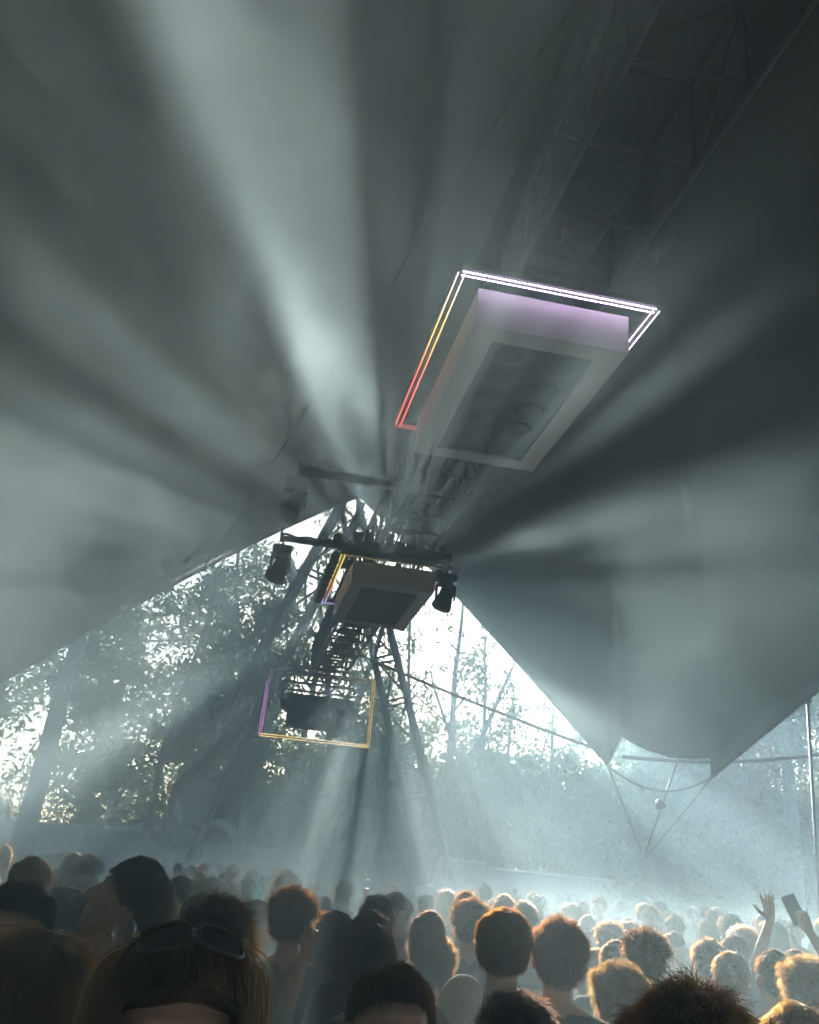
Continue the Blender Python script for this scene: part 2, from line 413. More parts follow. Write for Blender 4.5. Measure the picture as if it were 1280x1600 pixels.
# ------------------------------------------------------------------ side arms and moving heads
def arm(u, va, vb, z, label):
    t = empty('side_arm', T(u, va, z), label, 'light arm', 'side arms sticking out of the truss')
    b = MB(); b.tube([T(u, va, z), T(u, vb, z)], .052, 10); b.build('pipe', M['steel'], t, True)
    b = MB(); pts = [T(u, va, z+.09)]
    for i in range(14):
        q = i/13; pts.append(T(u+.02, va+(vb-va)*q, z+.075+.03*math.sin(i*1.3)*(1-q)))
    b.tube(pts, .024, 6); b.build('cable', M['rope'], t, True)
    b = MB(); b.tube([T(u, va+.02, z-.07), T(u, va+.02, z+.16)], .022, 6); b.build('end_clamp', M['steel'], t)
arm(12.6, .36, 2.07, 7.33, 'upper grey pipe arm reaching left from the truss into the haze')
arm(15.72, .29, 1.40, 7.34, 'lower dark pipe arm left of the farther light box')
def moving_head(u, v, z, label, tilt, s=1.0):
    t = empty('moving_head', T(u, v, z), label, 'stage light', 'moving head lights hung from the truss')
    b = MB(); b.beam(T(u, v, z-.03), T(u, v, z-.08), .05, .05); b.tube([T(u-.1, v, z-.0), T(u+.1, v, z-.0)], .02, 6); b.tube([T(u, v, z), T(u, v, z-.10)], .025, 6)
    b.build('clamp', M['steel'], t)
    b = MB(); b.tbox(u-.15*s, u+.15*s, v-.17*s, v+.17*s, z-.24*s, z-.09*s); b.lathe(T(u, v, z-.24*s), (0, 0, -1), [(.13*s, 0), (.12*s, .03*s)], 20)
    o = b.build('base', M['black'], t)
    bv = o.modifiers.new('b', 'BEVEL'); bv.width = .03; bv.segments = 3
    b = MB()
    b.tbox(u-.05*s, u+.05*s, v-.17*s, v+.17*s, z-.32*s, z-.275*s)
    b.tbox(u-.05*s, u+.05*s, v-.19*s, v-.15*s, z-.56*s, z-.275*s); b.tbox(u-.05*s, u+.05*s, v+.15*s, v+.19*s, z-.56*s, z-.275*s)
    o = b.build('yoke', M['black'], t); bv = o.modifiers.new('b', 'BEVEL'); bv.width = .015; bv.segments = 2
    piv = T(u, v, z-.50*s); ax = (DU*math.sin(tilt)*-.35 - DV*math.sin(tilt) - DZ*math.cos(tilt)).normalized()
    b = MB(); b.lathe(piv, ax, [(.07*s, -.22*s), (.115*s, -.2*s), (.135*s, -.1*s), (.14*s, .02*s), (.165*s, .1*s), (.185*s, .2*s), (.185*s, .235*s), (.165*s, .236*s)], 28)
    h = b.build('head', M['black'], t, True)
    b = MB(); b.lathe(piv, ax, [(.16*s, .2365*s), (.12*s, .25*s), (.05*s, .26*s)], 24); b.build('lens', M['lens'], h, True)
moving_head(12.6, .36, 7.26, 'pale hazy moving head lamp on the upper side arm', .35, .95)
moving_head(15.72, .36, 7.27, 'dark moving head lamp on the lower side arm, against the trees', .3, 1.0)
moving_head(15.8, 3.42, 7.2, 'hazy moving head lamp on the right of the farther light box', .3, 1.0)

# ------------------------------------------------------------------ third unit: upright led frame and blinder cluster
UF = 26.5
f3 = empty('led_frame', T(UF, 2.3, 5.28), 'upright rectangular outline of thin purple and yellow light at the truss end', 'light frame')
b = MB()
def fbar(mb, a, b_, wd): mb.beam(T(UF+.04, *a), T(UF+.04, *b_), wd, .05, up=tuple(DU))
c4 = [(.75, 7.15), (3.8, 7.15), (3.8, 5.28), (.72, 5.28)]
for i in range(4): fbar(b, c4[i], c4[(i+1) % 4], .10)
b.build('strip_frame', M['black'], f3)
Wn, Yl, Pk = (.9, .8, .9), (1, .75, .3), (.9, .4, .9)
seg = [(0, 1, [(0, (.05, .03, .05)), (.6, (.05, .03, .05)), (1, (.3, .2, .1))], .3, 0), (1, 2, [(0, Yl), (1, Yl)], .3, 2), (3, 2, [(0, Yl), (.3, Yl), (.6, (.8, .7, .5)), (1, Yl)], .5, 0), (3, 0, [(0, Pk), (.65, (.7, .35, .9)), (1, (.1, .03, .1))], .28, 2)]
for a, b_, st, k, ax in seg:
    for q in (-.03, .03):
        A, B_ = Vector((0, *c4[a])), Vector((0, *c4[b_])); d = (B_-A).normalized(); n_ = Vector((0, -d.z, d.y))*q
        s = MB(); s.tube([T(UF, A.y+n_.y, A.z+n_.z), T(UF, B_.y+n_.y, B_.z+n_.z)], .011, 6); s.build('led_strip', led('led_upright', st, k, ax), f3)
b = MB()
for v in (1.7, 2.9): b.tube([T(UF+.05, v, 7.15), T(UF+.05, v, Z0)], .025, 6)
b.build('hanger', M['steel'], f3)
bl = empty('speaker_cluster', T(27.2, 2.3, 5.75), 'hazy dark speaker cluster hanging inside the upright light frame', 'speaker')
b = MB(); UQ = 27.0
prof = [(1.2, 6.62), (3.4, 6.62), (3.4, 5.95), (3.22, 5.72), (1.45, 5.72), (1.45, 6.15), (1.2, 6.3)]
vs = [T(UQ, v, z) for v, z in prof]+[T(UQ+.7, v, z) for v, z in prof]; n = len(prof)
b.add(vs, [tuple(range(n-1, -1, -1)), tuple(range(n, 2*n))]+[(i, (i+1) % n, (i+1) % n+n, i+n) for i in range(n)])
cbx = b.build('cabinet', M['black'], bl)
for i in range(4):
    for j in range(2):
        if i == 0 and j == 1: continue
        l = MB(); l.lathe(T(UQ, 1.42+i*.52+(.1*j), 6.36-j*.4), -DU, [(.17, .001), (.19, .02), (.15, .03)], 20); o = l.build('driver', M['lensrim'], bl, True)
        l = MB(); l.lathe(T(UQ, 1.42+i*.52+(.1*j), 6.36-j*.4), -DU, [(.14, .0305), (.06, .035)], 20); l.build('cone', M['lens'], o, True)
b = MB()
for (v0, v1, z0, z1) in ((1.2, 3.3, 6.95, 6.72), (1.22, 3.25, 7.42, 7.2)):
    for z in (z0, z1): b.tbox(UQ, UQ+.06, v0, v1, z-.03, z+.03)
    for v in (v0, v1): b.tbox(UQ+.001, UQ+.059, v-.03, v+.03, z1+.031, z0-.031)
for v in (1.5, 3.0): b.tbox(UQ+.2, UQ+.26, v, v+.05, 6.62, 7.5)
b.build('bumper_frame', M['black'], bl)

# ------------------------------------------------------------------ A-frame lattice masts at the far opening
def mast(foot, top, label, clad, wdt=1.0):
    t = empty('lattice_mast', foot, label, 'mast', 'lattice masts holding up the tent')
    d = (top-foot).normalized(); x = d.cross(Vector((0, 1, 0))).normalized(); y = d.cross(x).normalized(); h = wdt/2
    L = (top-foot).length
    cs = [x*sx*h+y*sy*h for sx, sy in ((-1, -1), (1, -1), (1, 1), (-1, 1))]
    for c in cs:
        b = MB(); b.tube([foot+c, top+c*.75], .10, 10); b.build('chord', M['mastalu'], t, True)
    for i in range(4):
        b = MB(); lattice(b, foot+cs[i], foot+cs[(i+1) % 4], top+cs[i]*.75, top+cs[(i+1) % 4]*.75, 10, .042, True)
        b.build('lattice', M['mastalu'], t)
    if clad:
        b = MB(); hh = clad; q = [foot+c*1.32 for c in cs]; q2 = [foot+d*hh+c*1.12 for c in cs]
        b.add(q+q2, [(i, (i+1) % 4, 4+(i+1) % 4, 4+i) for i in range(4)]+[(4, 5, 6, 7)])
        b.build('base_cover', M['cover'], t)
        b = MB(); b.tube([q[1], q2[1]], .05, 8); b.build('cover_edge', M['alu'], t, True)
    b = MB(); b.box(foot-Vector((0, 0, foot.z))+Vector((0, 0, .06)), (wdt*.8, 0, 0), (0, wdt*.8, 0), (0, 0, .06)); b.build('foot_plate', M['steel'], t)
FT_L = at_y(222, 1375, 30); FT_R = at_y(712, 1420, 30)
FT_L.z = FT_R.z = .15
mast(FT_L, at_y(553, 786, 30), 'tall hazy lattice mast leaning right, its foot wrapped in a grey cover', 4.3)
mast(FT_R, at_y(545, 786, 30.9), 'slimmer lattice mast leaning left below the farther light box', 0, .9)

# ------------------------------------------------------------------ ropes
def rope(name, a, b_, r, label, sag=.3, grp=None):
    a, b_ = Vector(a), Vector(b_); mb = MB()
    mb.tube([a.lerp(b_, i/16)-DZ*sag*4*(i/16)*(1-i/16) for i in range(17)], r, 7)
    return tag(mb.build(name, M['rope'], smooth=True), label, 'rope', grp)
G_ = 'ropes and cables of the tent'
rope('guy_rope', at_y(150, 1002, 30), at_y(478, 993, 29.5), .025, 'thin level rope left of the hanging truss, in front of trees', .05, G_)
rope('tension_cable', at_y(478, 985, 29.5), at_y(935, 1172, 22.3), .045, 'thick cable sloping down right from the masts to the canopy point', .1, G_)
rope('guy_rope', at_y(565, 1000, 29.5), at_y(700, 1130, 28), .02, 'short thin cable beside the thick cable near the slim mast', .1, G_)
rope('guy_rope', T1, at_y(1003, 1330, 21), .03, 'dark rope dropping steeply from the left canopy point', .02, G_)
rope('guy_rope', T1, T2, .022, 'sagging rope slung between the two canopy points', .42, G_)
rope('guy_rope', T2, at_y(1005, 1345, 21), .02, 'faint rope running down left from the right canopy point', .02, G_)
rope('guy_rope', at_y(972, 1182, 23), at_y(1290, 1178, 22), .045, 'dark level rope crossing behind the tall metal pole on the right', .15, G_)
p_ = empty('tent_pole', at_y(1278, 1435, 19), 'thin bright metal pole standing at the right edge', 'pole')
b = MB(); a_ = at_y(1279, 1440, 19); a_.z = 0; b.tube([a_, at_y(1262, 1092, 19)], .032, 10); b.build('tube', M['mastalu'], p_, True)
b = MB(); b.tube([at_y(1262, 1098, 19), at_y(1262, 1090, 19)], .08, 10); b.build('collar', M['steel'], p_, True)
fl = empty('floodlight_pole', at_y(1005, 1345, 22), 'leaning pole with a small floodlight hanging below the canopy edge', 'lamp')
b = MB(); b.tube([at_y(1062, 1180, 22), at_y(1008, 1335, 22)], .028, 8); b.build('pole', M['steel'], fl, True)
b = MB(); b.lathe(at_y(1030, 1251, 21.8), (.15, -.4, -1), [(.04, -.02), (.08, .02), (.11, .08), (.12, .17), (.10, .175)], 18); b.build('lamp_head', M['black'], fl, True)
for (x, y, s, l) in ((1003, 1315, .05, 'upper'), ):
    pass

# ------------------------------------------------------------------ far site: boarding, marquee, bar
def wall(xa, ya, xb, yb, Y, depth, name, label, mt, cat='wall'):
    A, B_ = at_y(xa, ya, Y), at_y(xb, yb, Y); t = empty(name, (A.x, A.y, 0), label, cat)
    n = max(2, int(abs(B_.x-A.x)/1.8))
    for i in range(n):
        a, b_ = A.lerp(B_, i/n), A.lerp(B_, (i+1)/n); mb = MB()
        q = .012
        mb.add([(a.x+q, a.y, 0), (b_.x-q, b_.y, 0), (b_.x-q, b_.y, b_.z), (a.x+q, a.y, a.z), (a.x+q, a.y+depth, 0), (b_.x-q, b_.y+depth, 0), (b_.x-q, b_.y+depth, b_.z), (a.x+q, a.y+depth, a.z)],
               [(0, 1, 2, 3), (5, 4, 7, 6), (3, 2, 6, 7), (1, 5, 6, 2), (4, 0, 3, 7)])
        mb.build('board', mt, t)
    mb = MB(); mb.beam(A+DZ*.05, B_+DZ*.05, .3, .09); mb.build('coping', M['alu'], t)
wall(-60, 1278, 232, 1302, 36, .15, 'hoarding', 'long pale grey hoarding at the far left behind the crowd', M['board'], 'hoarding')
wall(240, 1318, 470, 1331, 38, .15, 'hoarding', 'low grey boarding under the white domed marquee', M['board'], 'hoarding')
wall(470, 1322, 760, 1350, 40, .12, 'hoarding', 'faint boarding in the thick haze behind the middle of the crowd', M['board'], 'hoarding')
wall(760, 1358, 1090, 1392, 40, .12, 'barrier', 'faint pale barrier behind the crowd right of centre', M['board'], 'barrier')
mq = empty('marquee', at_y(310, 1318, 40), 'white domed marquee roof behind the foot of the tall mast', 'marquee')
a_, b_ = at_y(272, 1316, 39), at_y(372, 1322, 39)
mb = MB(); nx, ny = 20, 8; vs = []
for j in range(ny+1):
    for i in range(nx+1):
        q = i/nx; x = a_.x+(b_.x-a_.x)*q; s_ = max(0, 1-abs(2*q-1)**3)
        vs.append((x, 38.2+j*.6, a_.z+1.05*s_*(1-.25*(2*j/ny-1)**2)))
mb.add(vs, [(j*(nx+1)+i, j*(nx+1)+i+1, (j+1)*(nx+1)+i+1, (j+1)*(nx+1)+i) for j in range(ny) for i in range(nx)])
o = mb.build('roof', M['tarp'], mq, True); o.modifiers.new('s', 'SOLIDIFY').thickness = -.03
mb = MB()
for x in (a_.x+.05, b_.x-.05):
    for y in (38.25, 42.9): mb.tube([(x, y, 0), (x, y, a_.z)], .05, 8)
mb.build('leg', M['alu'], mq)
pk = empty('peaked_tent', at_y(215, 1305, 42), 'small pointed white tent roof just left of the tall mast', 'tent')
mb = MB(); c_ = at_y(232, 1283, 43); e0, e1 = at_y(190, 1297, 43), at_y(285, 1303, 43)
vs = [(e0.x, 41.5, e0.z), (e1.x, 41.5, e0.z), (e1.x, 45, e0.z), (e0.x, 45, e0.z), (c_.x, 43.2, c_.z+.1)]
mb.add(vs, [(0, 1, 4), (1, 2, 4), (2, 3, 4), (3, 0, 4)]); o = mb.build('roof', M['tarp'], pk); o.modifiers.new('s', 'SOLIDIFY').thickness = .02
mb = MB(); mb.add([(e0.x, 41.5, 0), (e1.x, 41.5, 0), (e1.x, 41.5, e0.z-.01), (e0.x, 41.5, e0.z-.01), (e0.x, 45, 0), (e1.x, 45, 0), (e1.x, 45, e0.z-.01), (e0.x, 45, e0.z-.01)],
                 [(0, 1, 2, 3), (1, 5, 6, 2), (5, 4, 7, 6), (4, 0, 3, 7)]); mb.build('side_wall', M['tarp'], pk)
br = empty('bar_counter', at_y(370, 1350, 33), 'dark bar counter edge behind the heads left of centre', 'bar')
a_, b_ = at_y(300, 1349, 33), at_y(500, 1366, 33)
mb = MB(); mb.add([(a_.x, 33, 0), (b_.x, 33, 0), (b_.x, 33, a_.z), (a_.x, 33, a_.z), (a_.x, 34, 0), (b_.x, 34, 0), (b_.x, 34, a_.z), (a_.x, 34, a_.z)],
                  [(0, 1, 2, 3), (1, 5, 6, 2), (5, 4, 7, 6), (4, 0, 3, 7), (3, 2, 6, 7)]); mb.build('front', M['counter'], br)
mb = MB(); mb.box(((a_.x+b_.x)/2, 33.5, a_.z+.04), ((b_.x-a_.x)/2+.1, 0, 0), (0, .6, 0), (0, 0, .035)); mb.build('counter_top', M['counter'], br)

# ------------------------------------------------------------------ trees
def leaves_mesh(name, centres, size, rg):
    n = len(centres); a = nrm(rg.normal(size=(n, 3))); b_ = nrm(np.cross(a, rg.normal(size=(n, 3))))
    s = size*(.6+.8*rg.random((n, 1))); wv = s*.36
    v = np.stack([centres-a*s*.5, centres+b_*wv*.5+a*s*.05, centres+a*s*.5, centres-b_*wv*.5+a*s*.05], 1).reshape(-1, 3)
    me = bpy.data.meshes.new(name)
    me.vertices.add(4*n); me.vertices.foreach_set('co', v.ravel())
    me.loops.add(4*n); me.loops.foreach_set('vertex_index', np.arange(4*n, dtype=np.int32))
    me.polygons.add(n); me.polygons.foreach_set('loop_start', np.arange(0, 4*n, 4, dtype=np.int32))
    me.update(calc_edges=True); return me
def grow(seed, H, r0, f0, limbs, spread, nleaf, lsize, clump, droop=0., fork=False, lean=0.):
    """returns trunk MB and leaf centres; tree stands at the origin"""
    rg = np.random.default_rng(seed); rd = random.Random(seed); mb = MB(); tips = []
    def path(p, d, L, n, wob, up):
        pts = [Vector(p)]; d = Vector(d).normalized()
        for i in range(n):
            d = (d + Vector((rd.gauss(0, wob), rd.gauss(0, wob), rd.gauss(0, wob)+up))).normalized()
            pts.append(pts[-1]+d*(L/n))
        return pts
    stems = [path((0, 0, -.1), (lean, 0, 1), H, 12, .05, .05)]
    if fork:
        q = stems[0][4]; stems.append(path(q, (.45, .1, 1), H*.55, 9, .06, .06))
    for si, st in enumerate(stems):
        k = len(st); rr = [r0*(.75 if si else 1)*(1-.8*(i/(k-1))**1.3)+.012 for i in range(k)]
        if si == 0: rr[0] *= 1.35
        mb.tube(st, rr, 9)
        for j in range(limbs if si == 0 else limbs//2):
            t = f0+(1-f0)*((j+rd.random()*.7)/limbs); t = min(t, .985); i = int(t*(k-1)); p = st[i].lerp(st[min(i+1, k-1)], t*(k-1)-i)
            az_ = rd.random()*6.28; L = spread*(1.15-.75*(t-f0)/(1-f0+1e-6))*(.6+.7*rd.random())
            d = Vector((math.cos(az_), math.sin(az_), .35+.7*rd.random()-droop))
            lp = path(p, d, L, 6, .14, .05); r1 = rr[i]*.42
            mb.tube(lp, [max(r1*(1-.85*q/6), .01) for q in range(7)], 5, cap=False)
            for q in range(5):
                a = lp[1+rd.randrange(6)] if q else lp[-1]
                tp = path(a, (d+Vector((rd.gauss(0, .7), rd.gauss(0, .7), rd.gauss(0, .4)))), L*.42, 4, .25, .03)
                mb.tube(tp, [.014, .012, .01, .008, .006], 3, cap=False)
                tips += [tuple(tp[-1]), tuple(tp[2])]
        tips += [tuple(st[-1])]
    tips = np.array(tips)
    c = tips[rg.integers(0, len(tips), nleaf)] + nrm(rg.normal(size=(nleaf, 3)))*(rg.random((nleaf, 1))**.6)*clump*(.5+rg.random((nleaf, 1)))
    return mb, c, rg
TV = {}
def tree_variant(key, name, seed, H, r0, f0, limbs, spread, nleaf, lsize, clump, lm, bm, **kw):
    mb, c, rg = grow(seed, H, r0, f0, limbs, spread, nleaf, lsize, clump, **kw)
    t = mb.mesh('trunk', True); t.materials.append(bm)
    l = leaves_mesh('crown', c, lsize, rg); l.materials.append(lm)
    TV[key] = (name, t, l, H)
LF = .34
tree_variant('leafyA', 'leafy_tree', 1, 14, .20, .22, 30, 3.0, 6400, LF, .75, M['leaf'], M['bark'])
tree_variant('leafyB', 'leafy_tree', 2, 14, .18, .16, 32, 2.7, 6000, LF, .75, M['leaf2'], M['bark'])
tree_variant('leafyC', 'leafy_tree', 3, 12, .17, .12, 32, 2.9, 6800, LF, .75, M['leaf'], M['bark'], fork=True)
tree_variant('airyA', 'airy_tree', 4, 14, .15, .3, 24, 2.2, 1100, LF*.8, .55, M['leaf2'], M['greybark'])
tree_variant('airyB', 'airy_tree', 5, 13, .15, .3, 18, 2.0, 800, LF*.8, .5, M['leaf'], M['greybark'], fork=True)
tree_variant('airyL', 'leafy_tree', 14, 13, .17, .25, 24, 2.3, 2600, LF*.8, .6, M['leaf2'], M['greybark'], fork=True)
tree_variant('bare', 'bare_tree', 6, 12, .19, .62, 9, 1.5, 130, LF, .4, M['leaf'], M['greybark'])
tree_variant('bareF', 'bare_tree', 16, 12, .19, .6, 8, 1.6, 60, LF, .4, M['leaf'], M['greybark'], fork=True)
tree_variant('bushA', 'bush', 7, 5.2, .07, .05, 30, 2.3, 8500, LF*.75, .8, M['leaf'], M['bark'])
tree_variant('bushB', 'bush', 8, 4.6, .07, .05, 30, 2.5, 8500, LF*.75, .85, M['leaf2'], M['bark'])
tree_variant('rusty', 'rusty_tree', 9, 9, .12, .1, 28, 2.0, 4600, LF*.7, .7, M['leaf3'], M['bark'])
tree_variant('thick', 'thick_tree', 10, 15, .34, .45, 16, 3.2, 4000, LF, .8, M['leaf'], M['greybark'])
TN = [0]
def tree(key, px, Y, H, label, group='trees behind the festival site', rz=None):
    name, t, l, H0 = TV[key]; TN[0] += 1
    d = ray(px, 1379+(px-640)*.091); x = d.x/d.y*Y
    o = empty(name, (x, Y, 0), label, 'bush' if name == 'bush' else 'tree', group, rz if rz is not None else TN[0]*2.39)
    s = H/H0; o.scale = (s, s, s)
    for nm, me in (('trunk', t), ('crown', l)):
        c = bpy.data.objects.new(nm, me); COL.objects.link(c); c.parent = o
    return o
# (variant, pixel column of the foot, distance, height, label)
TREES = [
 ('thick', 30, 34, 17, 'thick pale tree trunk at the far left edge under the canopy'),
 ('leafyA', -60, 42, 14, 'dense leafy tree cut by the left edge of the picture'),
 ('leafyB', 105, 41, 13, 'leafy tree just right of the thick pale trunk'),
 ('leafyC', 175, 45, 14, 'leafy tree whose forked stem shows bright sky gaps, left of the tall mast'),
 ('airyA', 215, 40, 15, 'airy tree with fan of thin bare branches against the sky, left of the tall mast'),
 ('leafyA', 265, 46, 15, 'leafy tree behind the lower half of the tall mast'),
 ('leafyB', 330, 44, 16.5, 'tall leafy tree reaching the canopy edge left of the mast'),
 ('airyB', 385, 41, 17, 'airy tree whose thin top touches the canopy below the left side arm'),
 ('leafyC', 405, 45, 13, 'dense tree right behind the upright light frame'),
 ('airyA', 440, 43, 18, 'tall airy tree crossing behind the top of the mast'),
 ('airyL', 505, 47, 12.5, 'leafy tree behind the speaker cluster'),
 ('airyB', 488, 41, 18, 'highest sparse tree beside the end of the truss near the mast top'),
 ('leafyA', 560, 49, 11.5, 'leafy tree behind the slim leaning mast'),
 ('airyA', 640, 43, 15, 'sparse twiggy tree with tiny leaves right of the slim mast'),
 ('leafyC', 640, 50, 9, 'low leafy tree below the bright sky gap'),
 ('bareF', 700, 40, 14, 'bare forked tree rising into the bright sky right of the light box'),
 ('airyL', 745, 42, 13, 'leafy slanting tree beside the bare forked tree'),
 ('airyL', 790, 44, 11, 'small leafy tree under the sky gap by the right canopy edge'),
 ('bare', 848, 42, 10.2, 'single bare pole-like trunk alone against the sky'),
 ('leafyC', 905, 45, 8.6, 'rounded leafy tree below the thick cable near the canopy point'),
 ('leafyB', 980, 46, 11, 'leafy tree seen between the two canopy points on the left'),
 ('thick', 1022, 44, 14, 'broad hazy trunk between the two canopy points'),
 ('thick', 1064, 47, 14, 'second hazy trunk between the canopy points, near the leaning lamp pole'),
 ('leafyA', 1090, 47, 12, 'leafy tree behind the right canopy point'),
 ('rusty', 1165, 37, 8.8, 'tree with rusty red leaves under the right canopy'),
 ('thick', 1182, 44, 15, 'straight dark trunk behind the rusty tree'),
 ('rusty', 1235, 42, 12, 'tall rusty orange tree near the metal pole'),
 ('thick', 1246, 38, 15, 'dark trunk close beside the bright metal pole'),
 ('leafyB', 1310, 42, 14, 'leafy tree cut by the right edge of the picture'),
]
for a in TREES: tree(*a)
bush_labels = ['dark bush behind the pale hoarding at far left', 'bush behind the hoarding left of the tall mast', 'bush behind the white peaked tent', 'bush directly behind the white domed marquee',
 'bush right of the domed marquee', 'bush below the upright light frame', 'hazy bush under the speaker cluster', 'bush behind the foot of the slim mast', 'bush in bright smoke right of the slim mast',
 'bush under the bare forked tree', 'big bush at the foot of the slanting tree', 'bush at the foot of the lone bare trunk', 'dark round bush under the thick cable', 'bush below the left canopy point',
 'bush below the hanging floodlight', 'bush below the right canopy point', 'pale green bush in smoke under the rusty tree', 'bush beside the foot of the rusty orange tree', 'bush left of the metal pole foot', 'bush cut by the right edge of the picture']
for i, l in enumerate(bush_labels):
    px = [20, 130, 225, 320, 400, 455, 515, 580, 640, 700, 765, 830, 880, 950, 1010, 1070, 1130, 1185, 1235, 1290][i]
    H = [3.4, 3.4, 3.6, 5, 6, 6.6, 6.6, 6.2, 6.2, 6.2, 6.8, 6.6, 7.4, 7.0, 6.6, 6.8, 6.2, 6.6, 6.4, 6.8][i]
    tree('bushA' if i % 2 else 'bushB', px, 39+(i*7 % 8), H*(.82+.08*(i*5 % 4)), l, 'bushes along the edge of the wood')
# far wood that reads as one mass
rg = np.random.default_rng(77); n = 42000
x = rg.uniform(-48, 52, n); zt = 6.2+1.8*np.sin(x*.31)+1.4*np.sin(x*.83+1)+.8*np.sin(x*2.1)
zt = np.where(x < 0, zt+1.0, zt)
z = zt*rg.random(n)**.75; y = 58+rg.random(n)*9
fw = mk('far_wood', leaves_mesh('far_wood', np.stack([x, y, z], 1), .42, rg), M['leaf'])
tag(fw, 'hazy mass of distant trees closing off the clearing', 'wood', kind='stuff')

# ------------------------------------------------------------------ people
def remesh(mb, vox, name, mt, smooth_it=3):
    me = mb.mesh(name+'_src'); o = bpy.data.objects.new('tmp', me); COL.objects.link(o)
    r = o.modifiers.new('r', 'REMESH'); r.mode = 'VOXEL'; r.voxel_size = vox; r.use_smooth_shade = True
    s = o.modifiers.new('s', 'SMOOTH'); s.factor = .5; s.iterations = smooth_it
    bpy.context.view_layer.update()
    dg = bpy.context.evaluated_depsgraph_get()
    out = bpy.data.meshes.new_from_object(o.evaluated_get(dg)); out.name = name
    bpy.data.objects.remove(o); bpy.data.meshes.remove(me)
    out.shade_smooth(); out.materials.clear(); out.materials.append(mt); return out
SKC = Vector((0, -.012, 1.642)); SKR = (.078, .098, .108)
NECK = Vector((0, -.02, 1.50))
def head_matrix(pitch=0, yaw=0, roll=0):
    Rm = Matrix.Rotation(yaw, 4, 'Z') @ Matrix.Rotation(pitch, 4, 'X') @ Matrix.Rotation(roll, 4, 'Y')
    return Matrix.Translation(NECK) @ Rm @ Matrix.Translation(-NECK)
def head_prims(mb, H):
    k0 = len(mb.v)
    e = lambda c, r, rot=None: mb.ell(c, r, rot)
    e(SKC, SKR); e((0, .03, 1.592), (.058, .062, .062)); e((0, .05, 1.565), (.042, .045, .04)); e((0, .078, 1.543), (.02, .018, .018))
    mb.cap((0, .088, 1.652), (0, .110, 1.612), .008, .014); e((.012, .1, 1.607), (.009, .009, .008)); e((-.012, .1, 1.607), (.009, .009, .008))
    e((0, .070, 1.672), (.052, .022, .013)); e((0, .088, 1.583), (.024, .012, .006)); e((0, .085, 1.572), (.021, .013, .007))
    for s in (-1, 1):
        e((s*.036, .062, 1.612), (.026, .026, .026)); e((s*.031, .074, 1.641), (.014, .012, .011))
        e((s*.086, -.010, 1.620), (.010, .020, .031)); e((s*.091, -.017, 1.634), (.007, .016, .018)); e((s*.08, .0, 1.62), (.012, .016, .022))
    if H is not None:
        for i in range(k0, len(mb.v)):
            a = mb.v[i]; h = np.c_[a, np.ones(len(a))] @ np.array(H).T; mb.v[i] = h[:, :3]
def hand_prims(mb, W, fdir, side, pose, thumb=1, s=1.0):
    """W wrist, fdir finger direction, side = across-the-palm direction; pose: open, fist, relaxed, grip"""
    f = Vector(fdir).normalized(); x = (Vector(side)-f*f.dot(Vector(side))).normalized(); n_ = f.cross(x)*thumb
    W = Vector(W)
    for q in (-.028, -.010, .010, .028): mb.cap(W+f*.012+x*q*.7*s, W+f*.088*s+x*q*1.05*s, .015*s, .0115*s, 10)
    bend = dict(open=(.12, .12, .1), relaxed=(.45, .5, .35), fist=(1.45, 1.6, 1.2), grip=(.9, .8, .6))[pose]
    Ls = [(.036, .023, .019), (.043, .027, .021), (.040, .025, .020), (.031, .019, .017)]
    for i in range(4):
        q = (1.5-i)*.0195*s; p = W+f*.092*s+x*q*1.05; spread = (1.5-i)*(.10 if pose == 'open' else .02)
        a = 0
        for j in range(3):
            a += bend[j]*(1+.08*(i-1)); d = (f*math.cos(a)+n_*math.sin(a)+x*spread*math.cos(a)).normalized()
            p2 = p+d*Ls[i][j]*s; mb.cap(p, p2, (.0098-.001*j)*s, (.0090-.001*j)*s, 8); p = p2
    t0 = W+f*.025*s+x*.026*s; d1 = (f*.55+x*.75+n_*.25) if pose == 'open' else (f*.75+x*.25+n_*.65)
    t1 = t0+d1.normalized()*.042*s; d2 = (f*.8+x*.5+n_*.3) if pose == 'open' else (f*.45-x*.55+n_*.6)
    t2 = t1+d2.normalized()*.032*s; t3 = t2+d2.normalized()*.024*s
    mb.cap(t0, t1, .0155*s, .012*s, 8); mb.cap(t1, t2, .0115*s, .0105*s, 8); mb.cap(t2, t3, .0105*s, .009*s, 8)
REST = dict(L=((-.185, -.005, 1.385), (-.245, -.03, 1.11), (-.235, .07, .87), (0, .25, -1), (0, 1, .1), 'relaxed', 1),
            R=((.185, -.005, 1.385), (.245, -.03, 1.11), (.235, .07, .87), (0, .25, -1), (0, 1, .1), 'relaxed', -1))
